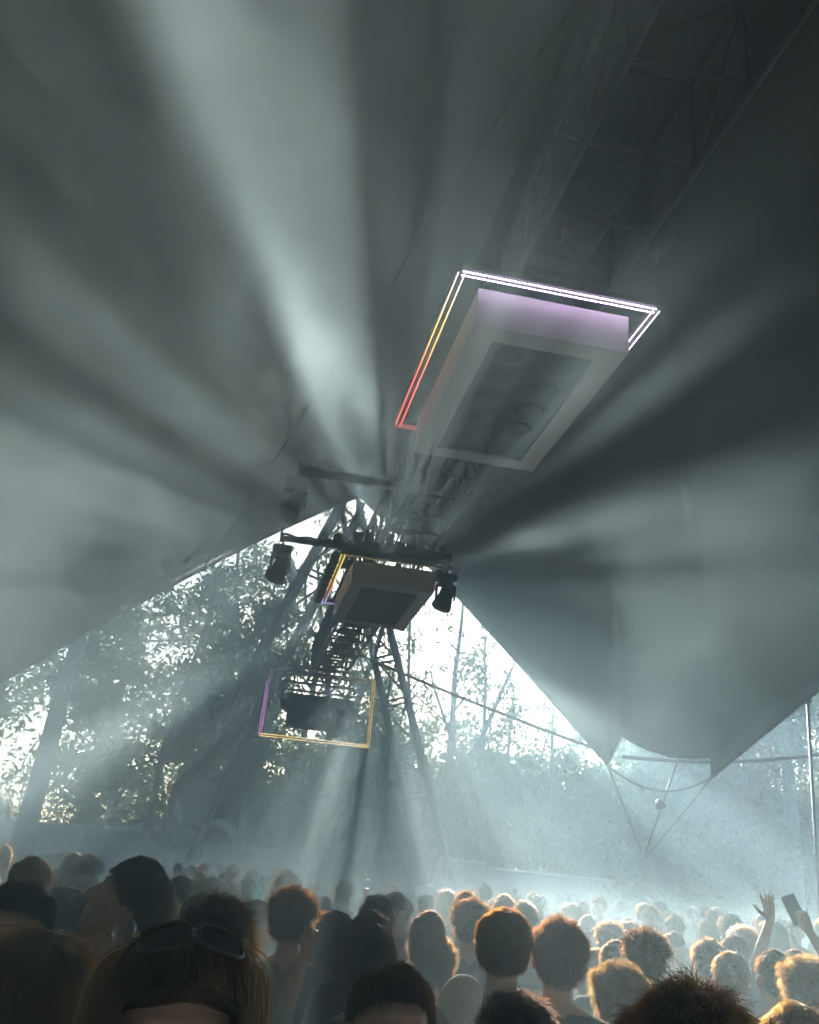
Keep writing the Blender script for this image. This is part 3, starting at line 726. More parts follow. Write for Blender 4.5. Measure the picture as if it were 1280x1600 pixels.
def person_meshes(key, arms=None, H=None, vox=.0125, skin='skin', long_sleeve=False, build=1.0):
    it = 1 if vox < .008 else 3
    A = dict(REST); A.update(arms or {})
    b = MB(); head_prims(b, H)
    b.cap((0, -.012, 1.40), (0, -.006, 1.555), .062, .052)
    b.ell((0, 0, 1.27), (.155*build, .098, .20)); b.ell((0, .005, 1.07), (.135*build, .098, .17)); b.ell((0, 0, .93), (.15*build, .105, .12))
    for s in (-1, 1):
        b.cap((0, -.01, 1.40), (s*.16, -.005, 1.385), .062, .055); b.cap((s*.02, -.02, 1.47), (s*.13, -.01, 1.415), .045, .04)
        b.cap((s*.085, 0, .93), (s*.10, .02, .50), .088, .057); b.cap((s*.10, .02, .50), (s*.105, -.02, .09), .055, .038); b.cap((s*.105, -.03, .05), (s*.12, .14, .035), .042, .032)
    sh = MB()
    sh.ell((0, 0, 1.27), (.175*build, .118, .20)); sh.ell((0, .005, 1.08), (.155*build, .12, .19)); sh.ell((0, 0, .95), (.165*build, .122, .12))
    for s in (-1, 1): sh.cap((0, -.01, 1.395), (s*.165, -.005, 1.385), .072, .066); sh.cap((s*.03, -.02, 1.455), (s*.13, -.01, 1.41), .048, .05)
    for k in ('L', 'R'):
        S, E_, W, fd, sd, pose, th = A[k]; S, E_, W = Vector(S), Vector(E_), Vector(W)
        b.cap(S, E_, .050, .040); b.cap(E_, E_.lerp(W, .4), .041, .039); b.cap(E_.lerp(W, .4), W, .038, .026)
        hand_prims(b, W, fd, sd, pose, th)
        if long_sleeve: sh.cap(S, E_, .066, .053); sh.cap(E_, E_.lerp(W, .9), .053, .04)
        else: sh.cap(S, S.lerp(E_, .7), .067, .062)
    tr = MB(); tr.ell((0, 0, .91), (.168*build, .125, .12))
    for s in (-1, 1): tr.cap((s*.085, 0, .90), (s*.10, .02, .50), .102, .075); tr.cap((s*.10, .02, .50), (s*.105, -.015, .10), .073, .06)
    return dict(body=remesh(b, vox, 'body', M[skin], it), shirt=remesh(sh, .02, 'shirt', None) if False else remesh(sh, .02, 'shirt', M['skin']), trousers=remesh(tr, .025, 'trousers', M['skin']))

# hair: a cap that hugs the skull plus real strands
def hairmat(name, melanin, red=.3, rough=.35):
    m = bpy.data.materials.new(name); m.use_nodes = True; nt = m.node_tree; nt.nodes.clear()
    h = nt.nodes.new('ShaderNodeBsdfHairPrincipled'); h.parametrization = 'MELANIN'
    h.inputs['Melanin'].default_value = melanin; h.inputs['Melanin Redness'].default_value = red
    h.inputs['Roughness'].default_value = rough; h.inputs['Radial Roughness'].default_value = .4; h.inputs['Random Color'].default_value = .25; h.inputs['Random Roughness'].default_value = .2
    o = nt.nodes.new('ShaderNodeOutputMaterial'); nt.links.new(h.outputs[0], o.inputs[0]); return m
HM = dict(black=hairmat('hair_black', .96, .1), dark=hairmat('hair_dark_brown', .84, .15), brown=hairmat('hair_brown', .78, .1), blond=hairmat('hair_blond', .60, .1), grey=hairmat('hair_grey', .3, .1))
CM = dict(black=mat('scalp_black', (.010, .009, .008), .7, noise=(.02, .017, .014), scale=60, bump=.6), dark=mat('scalp_dark_brown', (.018, .012, .008), .7, noise=(.035, .023, .015), scale=60, bump=.6),
          brown=mat('scalp_brown', (.045, .026, .014), .7, noise=(.08, .048, .027), scale=60, bump=.6), blond=mat('scalp_blond', (.14, .09, .045), .7, noise=(.2, .14, .07), scale=60, bump=.6), grey=mat('scalp_grey', (.12, .11, .1), .7, noise=(.18, .17, .16), scale=60, bump=.6))
C_ = np.array(tuple(SKC)); RR = np.array(SKR)
def in_hair(d, style):
    """d unit directions from the skull centre; hairline"""
    front = d[:, 1]
    line = np.where(front > 0, .10+.54*np.clip(front, 0, 1)**1.1, -.62+.72*np.clip(1+front*1.25, 0, 1)**1.5)
    ear = (np.abs(d[:, 0]) > .8) & (np.abs(front) < .35)
    line = np.where(ear, np.maximum(line, .12), line)
    if style == 'long': line = np.where(front > 0, line, -.8)
    return d[:, 2] > line
def hair_asset(style, n, seed, rad):
    rg = np.random.default_rng(seed)
    mb = MB(); mb.ell((0, 0, 0), (1, 1, 1), nu=40, nv=26); d = nrm(mb.v[0]); keep = in_hair(d, style)
    nz = np.sin(d[:, 0]*7+seed)*np.cos(d[:, 1]*6-seed)*np.sin(d[:, 2]*5+seed*2)
    lift = dict(short=.011, curly=.024, long=.016, spiky=.011, swept=.013, bald=.002)[style]
    def lump(q):
        a = np.sin(q[:, 0]*3.1+seed)*np.cos(q[:, 1]*2.7-seed*2)+.6*np.sin(q[:, 2]*6.3+q[:, 0]*4.5+seed)
        return lift*(.8+.55*a)*(1+.5*np.clip(q[:, 2], 0, 1))
    v = C_ + d*(RR+np.where(keep, lump(d)+lift*.2*nz, -.012)[:, None]); mb.v[0] = v
    f = [q for q in mb.f if sum(keep[i] for i in q) >= 2]
    me = bpy.data.meshes.new('hair'); me.from_pydata(v.tolist(), [], f)
    # drop unused vertices is not needed for rendering
    me.shade_smooth()
    K = dict(short=6, curly=9, long=14, spiky=7, swept=8, bald=3)[style]; L = dict(short=.022, curly=.048, long=.30, spiky=.036, swept=.075, bald=.004)[style]
    dirs = nrm(rg.normal(size=(n*4, 3))); dirs = dirs[in_hair(dirs, style)][:n]; n = len(dirs)
    p = C_ + dirs*(RR*1.0+lump(dirs)[:, None]*.85); nrmv = nrm(dirs/RR)
    LL = L*(.6+.7*rg.random((n, 1)))
    tocrown = nrm(np.array([0.015, -.03, .11])-dirs*RR)         # flow away from the crown
    flow = nrm(-(tocrown-nrmv*(tocrown*nrmv).sum(1, keepdims=True))+1e-6)
    g_ = np.array([0, 0, -1.]); wide = .100+.022*rg.random(n)
    if style == 'short': cur = nrm(nrmv*.32+flow*.9+rg.normal(size=(n, 3))*.16); curl, grav, am = .14, .15, .002
    elif style == 'spiky': cur = nrm(nrmv*.42+flow*.75+np.array([.25, .2, .0])+rg.normal(size=(n, 3))*.25); curl, grav, am = .30, .25, .0
    elif style == 'swept': cur = nrm(nrmv*.35+np.array([.1, -.9, .15])+rg.normal(size=(n, 3))*.12); curl, grav, am = .08, .18, .0
    elif style == 'curly': cur = nrm(nrmv*.9+rg.normal(size=(n, 3))*.5); curl, grav, am = .55, .08, .0
    elif style == 'long': cur = nrm(nrmv*.03+flow*(.7-.5*np.clip(dirs[:, 1:2], 0, 1))+np.stack([np.sign(dirs[:, 0]+.03)*1.3*np.clip(dirs[:, 1], 0, 1), -1.0*np.clip(dirs[:, 1], 0, 1), 0*dirs[:, 0]], 1)+rg.normal(size=(n, 3))*.05); curl, grav, am = .10, .6, .0
    else: cur = nrmv; curl, grav, am = 0, 0, 0
    # strands in the same lock share their wander
    lock = (np.floor((dirs+1)*7).astype(int) @ np.array([1, 17, 289])) % 997; lw = rg.normal(size=(997, K, 3))
    pts = [p]
    for k in range(1, K):
        t = k/(K-1)
        cur = nrm(cur + g_*grav*t*1.4 + lw[lock, k]*curl*.8 + rg.normal(size=(n, 3))*curl*.45)
        q = pts[-1]+cur*LL/(K-1)
        rel = (q-C_)/(RR+lift*(.9 if style != 'long' else .8)); dist = np.linalg.norm(rel, axis=1, keepdims=True)
        inside = (dist < 1) & (q[:, 2:3] > C_[2]-.07)
        q = np.where(inside, C_+rel/np.maximum(dist, .05)*(RR+lift*.9), q)
        if style == 'long':                       # rest on neck and shoulders
            sd = np.array([q[:, 0]/.115, (q[:, 1]+.02)/.125]).T; dd = np.linalg.norm(sd, axis=1)
            fix = (q[:, 2] < 1.50) & (dd < 1); sc = np.where(fix, 1/np.maximum(dd, .2), 1)
            q[:, 0] *= sc; q[:, 1] = (q[:, 1]+.02)*sc-.02
        if style == 'long':
            hx = np.hypot(q[:, 0], (q[:, 1]+.012)*.85); lim = wide*(1+.25*t*t); sc = np.where(hx > lim, lim/np.maximum(hx, .01), 1)
            q[:, 0] *= sc; q[:, 1] = (q[:, 1]+.012)*sc-.012
            ff = (q[:, 1] > .045) & (q[:, 2] < 1.70) & (np.abs(q[:, 0]) < .075)      # keep the face clear
            q[:, 0] = np.where(ff, np.sign(q[:, 0])*.078, q[:, 0]); q[:, 1] = np.where(ff, .045, q[:, 1])
        pts.append(q)
    P_ = np.stack(pts, 1).reshape(-1, 3)
    hc = bpy.data.hair_curves.new('strands'); hc.add_curves([K]*n)
    hc.attributes['position'].data.foreach_set('vector', P_.astype(np.float32).ravel())
    ra = hc.attributes.get('radius') or hc.attributes.new('radius', 'FLOAT', 'POINT')
    rr = np.tile(rad*(1-.75*np.linspace(0, 1, K)**2), n)*np.repeat(.7+.6*rg.random(n), K); ra.data.foreach_set('value', rr.astype(np.float32))
    return me, hc
SC.render.hair_type = 'STRIP'
HAIR = {}
def hair(style, tier, colr, var):
    key = (style, tier, colr, var)
    if key not in HAIR:
        n, rad = dict(near=(14000, .00045), mid=(2600, .0010), far=(700, .0019))[tier]
        base = HAIR.get((style, tier, None, var)) or hair_asset(style, n if style != 'long' else int(n*1.3), hash_(style)+var*13, rad)
        HAIR[(style, tier, None, var)] = base
        me, hc = base[0].copy(), base[1].copy(); me.materials.clear(); me.materials.append(CM[colr]); hc.materials.clear(); hc.materials.append(HM[colr])
        HAIR[key] = (me, hc)
    return HAIR[key]
def hash_(s): return sum(ord(c)*(i+1) for i, c in enumerate(s)) % 101
CLOTH = {}
def cloth(c):
    if c not in CLOTH: CLOTH[c] = mat('fabric', c, .85, noise=tuple(min(1, x*1.25) for x in c), scale=9, bump=.15)
    return CLOTH[c]
HLK = head_matrix(pitch=.42)                                     # chin up
HDN = head_matrix(pitch=-.12)
PM = dict(std=person_meshes('std', vox=.011), slim=person_meshes('slim', skin='skin_b', build=.86, H=head_matrix(pitch=-.05, yaw=.12), vox=.011),
          look=person_meshes('look', H=HLK, vox=.0065), near=person_meshes('near', vox=.0075),
          fist=person_meshes('fist', arms=dict(R=((.185, 0, 1.42), (.24, .14, 1.60), (.30, .18, 1.84), (.18, .05, 1), (-1, 0, 0), 'fist', 1)), vox=.0065),
          fistup=person_meshes('fistup', arms=dict(L=((-.185, 0, 1.42), (-.27, .06, 1.66), (-.23, .10, 1.90), (.05, .0, 1), (1, 0, 0), 'fist', 1)), vox=.0085),
          arms=person_meshes('arms', arms=dict(L=((-.185, 0, 1.43), (-.22, .12, 1.67), (-.13, .12, 1.92), (-.05, .0, 1), (-1, .15, 0), 'open', 1),
                                              R=((.185, 0, 1.43), (.24, .13, 1.66), (.10, .16, 1.88), (-.35, .1, 1), (-1, 0, -.3), 'grip', 1)), vox=.0065, skin='skin_b'))
HMX = dict(look=HLK, slim=head_matrix(pitch=-.05, yaw=.12))
PEOPLE = []
def hat_mesh():
    b = MB(); b.lathe(SKC+Vector((0, -.004, .035)), (0, 0, 1), [(.100, -.02), (.102, .0), (.098, .03), (.082, .06), (.05, .082), (.015, .09), (.002, .091)], 26)
    for i in range(len(b.v)): b.v[i][:, 1] = (b.v[i][:, 1]+.012)*1.16-.012
    b.add([(x, .085+.075*math.cos(x*12)*k, 1.668-.012*k-x*x*2.2) for k in (0, 1) for x in np.linspace(-.085, .085, 13)]+[(x, .085+.075*math.cos(x*12)*k, 1.664-.012*k-x*x*2.2) for k in (0, 1) for x in np.linspace(-.085, .085, 13)],
          [(i, i+1, 14+i, 13+i) for i in range(12)]+[(26+i+1, 26+i, 39+i, 40+i) for i in range(12)]+[(13+i, 14+i, 40+i, 39+i) for i in range(12)])
    return b.mesh('cap', True)
HAT = {}
def hat(t, c):
    if not HAT: HAT[0] = hat_mesh()
    if c not in HAT: m_ = HAT[0].copy(); m_.materials.append(cloth(c)); HAT[c] = m_
    o = bpy.data.objects.new('cap', HAT[c]); COL.objects.link(o); o.parent = t
def recolor(me, key, m):
    k = (me.name, key)
    if k not in CLOTH: c = me.copy(); c.materials.clear(); c.materials.append(m); CLOTH[k] = c
    return CLOTH[k]
def person(x, y, top, rz, label, body='std', style='short', colr='dark', tier='mid', shirt=(.06, .06, .07), trs=(.03, .035, .05), var=0, group='people in the crowd', nohair=False, z0=None):
    """top = height of the top of the head"""
    s = top/1.765; s = min(max(s, .84), 1.13)
    z = top-1.765*s if z0 is None else z0
    t = empty('person', (x, y, z), label, 'person', group, rz); t.scale = (s, s, s)
    if group.startswith('far'): t.scale = (s*rd.uniform(.9, 1.1), s*rd.uniform(.92, 1.1), s)
    pm = PM[body]
    mats = dict(body=None, shirt=cloth(shirt), trousers=cloth(trs))
    for k, me in pm.items():
        if mats[k] is not None: me = recolor(me, repr(mats[k].name), mats[k])
        o = bpy.data.objects.new(k, me); COL.objects.link(o); o.parent = t
    me, hc = hair(style, tier, colr, var)
    h = bpy.data.objects.new('hair', me); COL.objects.link(h); h.parent = t
    if body in HMX: h.matrix_basis = HMX[body]
    st = bpy.data.objects.new('strands', hc); COL.objects.link(st); st.parent = h
    PEOPLE.append((x, y)); return t
def pix(px, ytop, wpx, hw=.19):
    """head seen wpx wide with its top at (px, ytop): where that person stands"""
    d = ray(px, ytop); D = hw*FPX/wpx; k = D/math.sqrt(1+((px-640)/FPX)**2+((ytop-800)/FPX)**2*0)
    p = CP + d*(D/(d.dot(Fv))); return p
BACKT = 0.0; FACE = math.pi
# px, top y, width px, heading (0 = seen from behind), label, options
CR = [
 (72, 1447, 165, .15, 'long light brown hair seen from behind at the bottom left corner', dict(style='long', colr='blond', tier='near', shirt=(.10, .08, .07), hw=.205)),
 (296, 1452, 235, FACE+.1, 'woman facing the camera with wavy hair and black sunglasses pushed up, bottom left', dict(body='near', style='long', colr='brown', tier='near', shirt=(.05, .05, .05), hw=.20, var=1)),
 (182, 1327, 112, 1.32, 'dark-haired man in profile facing left with his chin raised', dict(body='look', style='short', colr='black', tier='near', shirt=(.10, .11, .12), hw=.21)),
 (40, 1372, 108, FACE-.3, 'man with short dark hair cut by the left edge, facing the camera', dict(body='near', style='short', colr='black', tier='near', shirt=(.04, .04, .05))),
 (108, 1384, 60, .4, 'person with a black hood or dark hair wedged left of the man in profile', dict(style='long', colr='black', shirt=(.02, .02, .02))),
 (54, 1334, 64, .2, 'hazy light-haired head seen from behind near the left edge', dict(style='short', colr='brown', var=1, shirt=(.3, .3, .3))),
 (4, 1314, 38, .1, 'hazy head cut by the left edge, highest at the left', dict(style='short', colr='brown', tier='far')),
 (118, 1331, 34, .3, 'small hazy head just left of the raised chin', dict(style='short', colr='dark', tier='far')),
 (249, 1389, 68, .2, 'rounded greyish-brown bowl-cut head right of the man in profile', dict(style='long', colr='grey', shirt=(.2, .2, .2), body='slim')),
 (240, 1360, 50, .1, 'dark flat-topped head behind the grey-brown bowl cut', dict(style='short', colr='black', var=1)),
 (283, 1366, 44, -.2, 'dark round head between the bowl cut and the cap wearer', dict(style='short', colr='dark')),
 (338, 1400, 105, .2, 'person with lighter hair and sunglasses on top, behind the wavy-haired woman', dict(style='swept', colr='blond', tier='near', shirt=(.12, .12, .13))),
 (331, 1370, 40, 0, 'small head with reddish rim light left of centre', dict(style='curly', colr='brown', tier='mid')),
 (363, 1371, 34, .2, 'small dark head beside the reddish-rimmed one', dict(style='short', colr='dark', tier='mid')),
 (388, 1370, 30, 0, 'small hazy head near the dark bar counter', dict(style='short', colr='brown', tier='far')),
 (462, 1382, 72, -.1, 'tall curly-haired man seen from behind left of centre', dict(style='curly', colr='brown', shirt=(.13, .13, .13), hw=.21)),
 (408, 1404, 50, .2, 'hazy long-haired woman just left of the curly-haired man', dict(style='long', colr='brown')),
 (505, 1398, 32, 0, 'small dark head just behind the curly-haired man', dict(style='short', colr='dark')),
 (527, 1420, 56, .1, 'hazy head with smooth hair right of the raised fist', dict(style='long', colr='dark', shirt=(.35, .33, .3))),
 (583, 1417, 66, 0, 'hazy wide head behind the big round one in the centre', dict(style='short', colr='dark', var=1)),
 (590, 1400, 50, 0, 'dark head half hidden at the back of the centre', dict(style='swept', colr='dark')),
 (583, 1440, 92, 0, 'big round short-haired head seen from behind in the centre', dict(style='short', colr='dark', tier='near', shirt=(.12, .14, .15), hw=.195)),
 (670, 1420, 60, 0, 'hazy head with rim-lit top right of centre', dict(style='short', colr='brown')),
 (676, 1457, 70, .3, 'curly blond head below the rim-lit one, right of centre', dict(style='curly', colr='blond', tier='near', shirt=(.3, .28, .25), hw=.21)),
 (622, 1494, 150, FACE+.25, 'man with short dark hair facing the camera at the bottom centre', dict(body='near', style='short', colr='dark', tier='near', shirt=(.05, .06, .07), hw=.195, var=1)),
 (725, 1511, 86, .2, 'person in a pale cream hood or cap right of the bottom centre man', dict(style='bald', colr='blond', hood=True, shirt=(.55, .52, .45))),
 (789, 1411, 94, .1, 'tall broad hazy man seen from behind right of centre', dict(style='short', colr='brown', tier='near', shirt=(.16, .15, .15), hw=.205, var=2)),
 (738, 1402, 50, .1, 'head with wavy hair left of the tall broad man', dict(style='curly', colr='dark')),
 (822, 1409, 38, -.2, 'dark head pressed against the right of the tall broad man', dict(style='swept', colr='dark')),
 (874, 1430, 88, .1, 'hazy dark wavy-topped head right of the tall broad man', dict(style='spiky', colr='dark', tier='near', shirt=(.1, .12, .12), hw=.20)),
 (803, 1549, 128, .2, 'dark swept-back hair seen from behind at the bottom edge', dict(style='swept', colr='dark', tier='near', hw=.19, shirt=(.04, .04, .05))),
 (868, 1553, 80, .1, 'golden-brown head at the bottom edge beside the swept-back dark hair', dict(style='short', colr='blond', tier='near', hw=.19, var=1)),
 (1009, 1447, 60, .0, 'hazy dark head with fuzzy outline on the right', dict(style='curly', colr='dark', shirt=(.1, .1, .1))),
 (1052, 1454, 36, -1.2, 'person in profile facing right beside the fuzzy dark head', dict(style='short', colr='dark', body='slim')),
 (960, 1466, 52, .1, 'hazy head lower left of the fuzzy dark head', dict(style='short', colr='dark')),
 (935, 1480, 48, .2, 'hazy head beside the wavy-topped one', dict(style='long', colr='brown')),
 (966, 1499, 88, .1, 'loose curly blond hair just above the big brown head', dict(style='curly', colr='blond', tier='near', hw=.22, shirt=(.3, .3, .3))),
 (1076, 1522, 236, .05, 'largest nearest head with spiky rim-lit brown hair at the bottom right', dict(body='near', style='spiky', colr='brown', tier='near', hw=.195, shirt=(.03, .03, .035))),
 (1105, 1463, 50, 0, 'hazy rough-haired head left of the pair on the right', dict(style='spiky', colr='dark')),
 (1146, 1458, 46, .1, 'hazy dark round head in the back row at right', dict(style='short', colr='dark')),
 (1140, 1481, 58, .1, 'hazy head in front of the dark round one at right', dict(style='short', colr='brown', var=2)),
 (1206, 1480, 62, .5, 'dark smooth head below the raised open hand', dict(style='short', colr='black', shirt=(.06, .06, .06))),
 (1258, 1491, 68, .1, 'blond curly head at the right edge below the phone', dict(style='curly', colr='blond', tier='near', shirt=(.3, .3, .3))),
 (1238, 1556, 110, .2, 'blond straight-haired head at the bottom right, behind the corner head', dict(style='short', colr='blond', tier='near', hw=.19, var=3)),
 (1290, 1578, 110, .2, 'reddish brown head cut by the bottom right corner', dict(style='spiky', colr='brown', tier='near', hw=.19, var=1)),
 (918, 1428, 28, 0, 'small rim-lit far head above the hazy right-centre gap', dict(style='short', colr='brown', tier='far')),
 (952, 1436, 38, 0, 'wide flat rim-lit far head right of centre in the smoke', dict(style='curly', colr='brown', tier='far')),
 (980, 1433, 28, 0, 'faint far head close above the fuzzy dark head', dict(style='short', colr='brown', tier='far')),
]
def place(px, ytop, wpx, rz, label, kw):
    kw = dict(kw); hw = kw.pop('hw', .185); hood = kw.pop('hood', False)
    p = pix(px, ytop, wpx, hw); s_ = p.z
    t = person(p.x, p.y, p.z-(.03 if kw.get('style') == 'curly' else .012), rz+math.atan2(-p.x, p.y), label, **kw)
    if hood:
        mb = MB(); mb.ell(SKC+Vector((0, -.012, -.01)), (.1, .115, .125)); mb.cap((0, -.05, 1.45), (0, -.03, 1.56), .11, .09)
        me = remesh(mb, .012, 'hood', cloth((.60, .56, .48))); o = bpy.data.objects.new('hood', me); COL.objects.link(o); o.parent = t
    return t
NAMED = {}
for c in CR: NAMED[c[4]] = place(*c)

# raised fist in front of the curly-haired man
p = pix(372, 1508, 74, .185)
t = person(p.x, p.y, p.z, math.atan2(-p.x, p.y)-.1, 'person low in the smoke left of centre raising a clenched fist', body='fist', style='long', colr='brown', shirt=(.25, .24, .22))
p = pix(600, 1425, 29, .185)
person(p.x, p.y, p.z, 0.1, 'far person in the centre holding a dark fist above the heads', body='fistup', style='short', colr='dark', shirt=(.05, .05, .05))
# raised hands with a phone on the right
d = ray(1240, 1484); YY = 5.3; p = CP+d*(YY/d.dot(Fv))
pt = person(p.x, p.y, p.z, math.atan2(-p.x, p.y), 'person at the right raising an open left hand and a phone in the right', body='arms', style='short', colr='dark', shirt=(.05, .05, .05))
ph = empty('phone', (0, 0, 0), 'dark phone held up at a slant at the right edge', 'phone')
s_ = pt.scale[0]
Mx = Matrix.Translation(pt.location) @ Matrix.Rotation(pt.rotation_euler[2], 4, 'Z') @ Matrix.Scale(s_, 4)
hc_ = Mx @ Vector((.02, .19, 2.0)); up_ = (Mx.to_3x3() @ Vector((-.45, .05, 1))).normalized(); sx_ = (Mx.to_3x3() @ Vector((1, .1, .45))); sx_ = (sx_-up_*sx_.dot(up_)).normalized(); fr_ = up_.cross(sx_)
b = MB(); b.box(hc_, sx_*.042, up_*.085, fr_*.006); o = b.build('case', M['black'], ph); bv = o.modifiers.new('b', 'BEVEL'); bv.width = .004; bv.segments = 2
b = MB(); b.box(hc_+fr_*.0068, sx_*.038, up_*.080, fr_*.0006); b.build('screen', M['glass'], ph)
b = MB()
for q in (0, .022): b.lathe(hc_-fr_*.006+up_*(.06-q)-sx_*.02, -fr_, [(.009, 0), (.009, .002), (.006, .0025)], 14)
b.build('camera_lens', M['lens'], ph, True)

# sunglasses resting on heads
def sunglasses(person_, label, tilt, H=None):
    s = person_.scale[0]; Mx = Matrix.Translation(person_.location) @ Matrix.Rotation(person_.rotation_euler[2], 4, 'Z') @ Matrix.Scale(s, 4)
    t = empty('sunglasses', (0, 0, 0), label, 'sunglasses', 'sunglasses worn on top of heads')
    Lo = Matrix.Translation(SKC+Vector((0, .0, 0))) @ Matrix.Rotation(tilt, 4, 'X') @ Matrix.Translation((0, .160, .0))
    X = Mx @ Lo
    def tf(mb):
        for i in range(len(mb.v)): mb.v[i] = (np.c_[mb.v[i], np.ones(len(mb.v[i]))] @ np.array(X).T)[:, :3]
    for sg in (-1, 1):
        b = MB(); n = 20; out = []
        for k in range(n):
            a = 2*math.pi*k/n; cx = math.copysign(abs(math.cos(a))**.7, math.cos(a))*.031; cz = math.copysign(abs(math.sin(a))**.7, math.sin(a))*.023
            xx = sg*.036+cx; out.append((xx, -xx*xx*4.5, cz-(.004 if cz < 0 else 0)))
        b.tube(out+[out[0], out[1]], .0032, 7); tf(b); b.build('rim', M['black'], t, True)
        b = MB(); vs = out+[(q[0], q[1]-.002, q[2]) for q in out]; b.add(vs, [tuple(range(n)), tuple(range(2*n-1, n-1, -1))]); tf(b); b.build('lens', M['glass'], t, True)
        b = MB(); b.tube([(sg*.068, -.02, .012), (sg*.082, -.045, .012), (sg*.088, -.10, .008), (sg*.088, -.155, -.012)], .0034, 7); tf(b); b.build('temple', M['black'], t, True)
        b = MB(); b.box((sg*.071, -.021, .012), (.004, 0, 0), (0, .004, 0), (0, 0, .006)); tf(b); b.build('hinge', M['gold'], t)
    b = MB(); b.tube([(-.008, 0, .008), (0, .003, .012), (.008, 0, .008)], .003, 6); tf(b); b.build('bridge', M['black'], t, True)
L_ = list(NAMED)
sunglasses(NAMED[L_[1]], 'black sunglasses pushed up on the wavy-haired woman facing the camera', 1.02)
sunglasses(NAMED[L_[11]], 'black sunglasses on the lighter hair just behind the wavy-haired woman', .85)

# soap bubble and bottle
bm_ = bpy.data.materials.new('bubble_film'); bm_.use_nodes = True; nt = bm_.node_tree; nt.nodes.clear()
a1 = nt.nodes.new('ShaderNodeBsdfTransparent'); a2 = nt.nodes.new('ShaderNodeBsdfGlossy'); a2.inputs['Roughness'].default_value = .03; lw = nt.nodes.new('ShaderNodeLayerWeight'); lw.inputs[0].default_value = .22
mx = nt.nodes.new('ShaderNodeMixShader'); nt.links.new(lw.outputs['Facing'], mx.inputs[0]); nt.links.new(a1.outputs[0], mx.inputs[1]); nt.links.new(a2.outputs[0], mx.inputs[2])
o = nt.nodes.new('ShaderNodeOutputMaterial'); nt.links.new(mx.outputs[0], o.inputs[0])
for px, py, D, r, l in ((194, 1457, 2.2, .030, 'clear soap bubble floating below the ear of the man in profile'),):
    d = ray(px, py); mb = MB(); mb.ell(CP+d*(D/d.dot(Fv)), (r, r*.8, r*1.15), nu=36, nv=24)
    tag(mb.build('soap_bubble', bm_, smooth=True), l, 'bubble')
d = ray(405, 1388); q = CP+d*(7/d.dot(Fv)); bt = empty('bottle', q, 'small clear bottle glinting blue above the heads left of centre', 'bottle')
bgm = mat('blue_plastic', (.25, .6, .65), .1, transl=.5)
mb = MB(); mb.lathe(q, (.15, 0, 1), [(.03, -.12), (.033, -.1), (.033, .02), (.013, .06), (.013, .075)], 16); mb.build('body', bgm, bt, True)
mb = MB(); mb.lathe(q, (.15, 0, 1), [(.016, .076), (.016, .095)], 14); mb.build('lid', M['tarp'], bt, True)

# the rest of the crowd, back to the far boarding; people wholly hidden behind others are left out
rd = random.Random(21); cnt = 0
RW, RH = 320, 100                                               # coarse picture of who hides whom (4 px cells, rows from y = 1200)
def mask(px, py, wp):
    yy, xx = np.mgrid[0:RH, 0:RW]; X = xx*4+2; Y = 1200+yy*4+2; r = wp/2
    return ((X-px)/r)**2+((Y-py-r*1.25)/(r*1.25))**2 < 1, (((X-px)/(r*.6))**2 < 1) & (Y > py+r) | ((np.abs(X-px) < r*2.3) & (Y > py+r*3.3))
def proj(p):
    d = Vector(p)-CP; k = FPX/d.dot(Fv); return 640+d.dot(Rv)*k, 800-d.dot(Uv)*k, k
front = [(math.hypot(*q), q) for q in PEOPLE]
cover = []
for c in CR: hm_, bm2 = mask(c[0], c[1], c[2]); cover.append((.19*FPX/c[2], hm_ | bm2))
HN = dict(short='short-haired', curly='curly', long='long-haired', spiky='tousled', swept='swept-back')
CN = dict(dark='dark', brown='brown', black='black', blond='blond')
SN = {(.06, .06, .07): 'charcoal top', (.3, .3, .3): 'pale grey top', (.12, .1, .09): 'brown top', (.05, .08, .12): 'navy top', (.25, .08, .06): 'rusty red top'}
ZN = [(0, 'at the left edge'), (110, 'below the hoarding'), (210, 'below the mast foot'), (310, 'below the marquee'), (400, 'below the light frame'), (520, 'left of slim mast'), (620, 'at slim mast foot'), (710, 'below the forked tree'),
      (800, 'below the lone trunk'), (900, 'below the thick cable'), (980, 'below left canopy point'), (1070, 'below right canopy point'), (1160, 'below the rusty tree'), (1225, 'by the metal pole')]
cand = []
row = 6.2
while row < 30:
    hwid = row*.50+1.0; x = -hwid+rd.random()*.6
    while x < hwid:
        xx, yy = x+rd.uniform(-.2, .2), row+rd.uniform(-.25, .25)
        dmin = min(math.hypot(xx-a, yy-b_) for a, b_ in PEOPLE+[(q[0], q[1]) for q in cand])
        if dmin > .44 and abs(xx-FT_L.x)+abs(yy-30) > 2 and rd.random() < .93:
            top = rd.uniform(1.60, 1.775) if yy < 12 else rd.uniform(1.62, 1.86)
            cand.append((xx, yy, top))
        x += .68+row*.015
    row += .9+row*.045
cand.sort(key=lambda q: q[1]); picked = []
for xx, yy, top in cand:
    px, py, k = proj((xx, yy, top)); wp = .185*k
    if not (-10 < px < 1290): continue
    hm_, bm2 = mask(px, py, max(wp, 9)); occ = np.zeros((RH, RW), bool)
    for D, mk_ in cover:
        if D < yy: occ |= mk_
    tot = hm_.sum()
    if tot == 0 or (hm_ & ~occ).sum()/tot < .22: continue
    cover.append((yy, hm_ | bm2))
    st = rd.choice(['short', 'short', 'curly', 'long', 'spiky', 'swept']); co = rd.choice(['dark', 'dark', 'brown', 'black', 'blond']); shc = rd.choice(list(SN))
    z = [n_ for a, n_ in ZN if px >= a] or ['at the left edge']
    band = 'the nearer haze' if yy < 9 else 'middle rows' if yy < 15 else 'hazy back rows'
    picked.append([xx, yy, top, px, st, co, shc, z[-1], band])
picked = picked[:175]
tally = {}
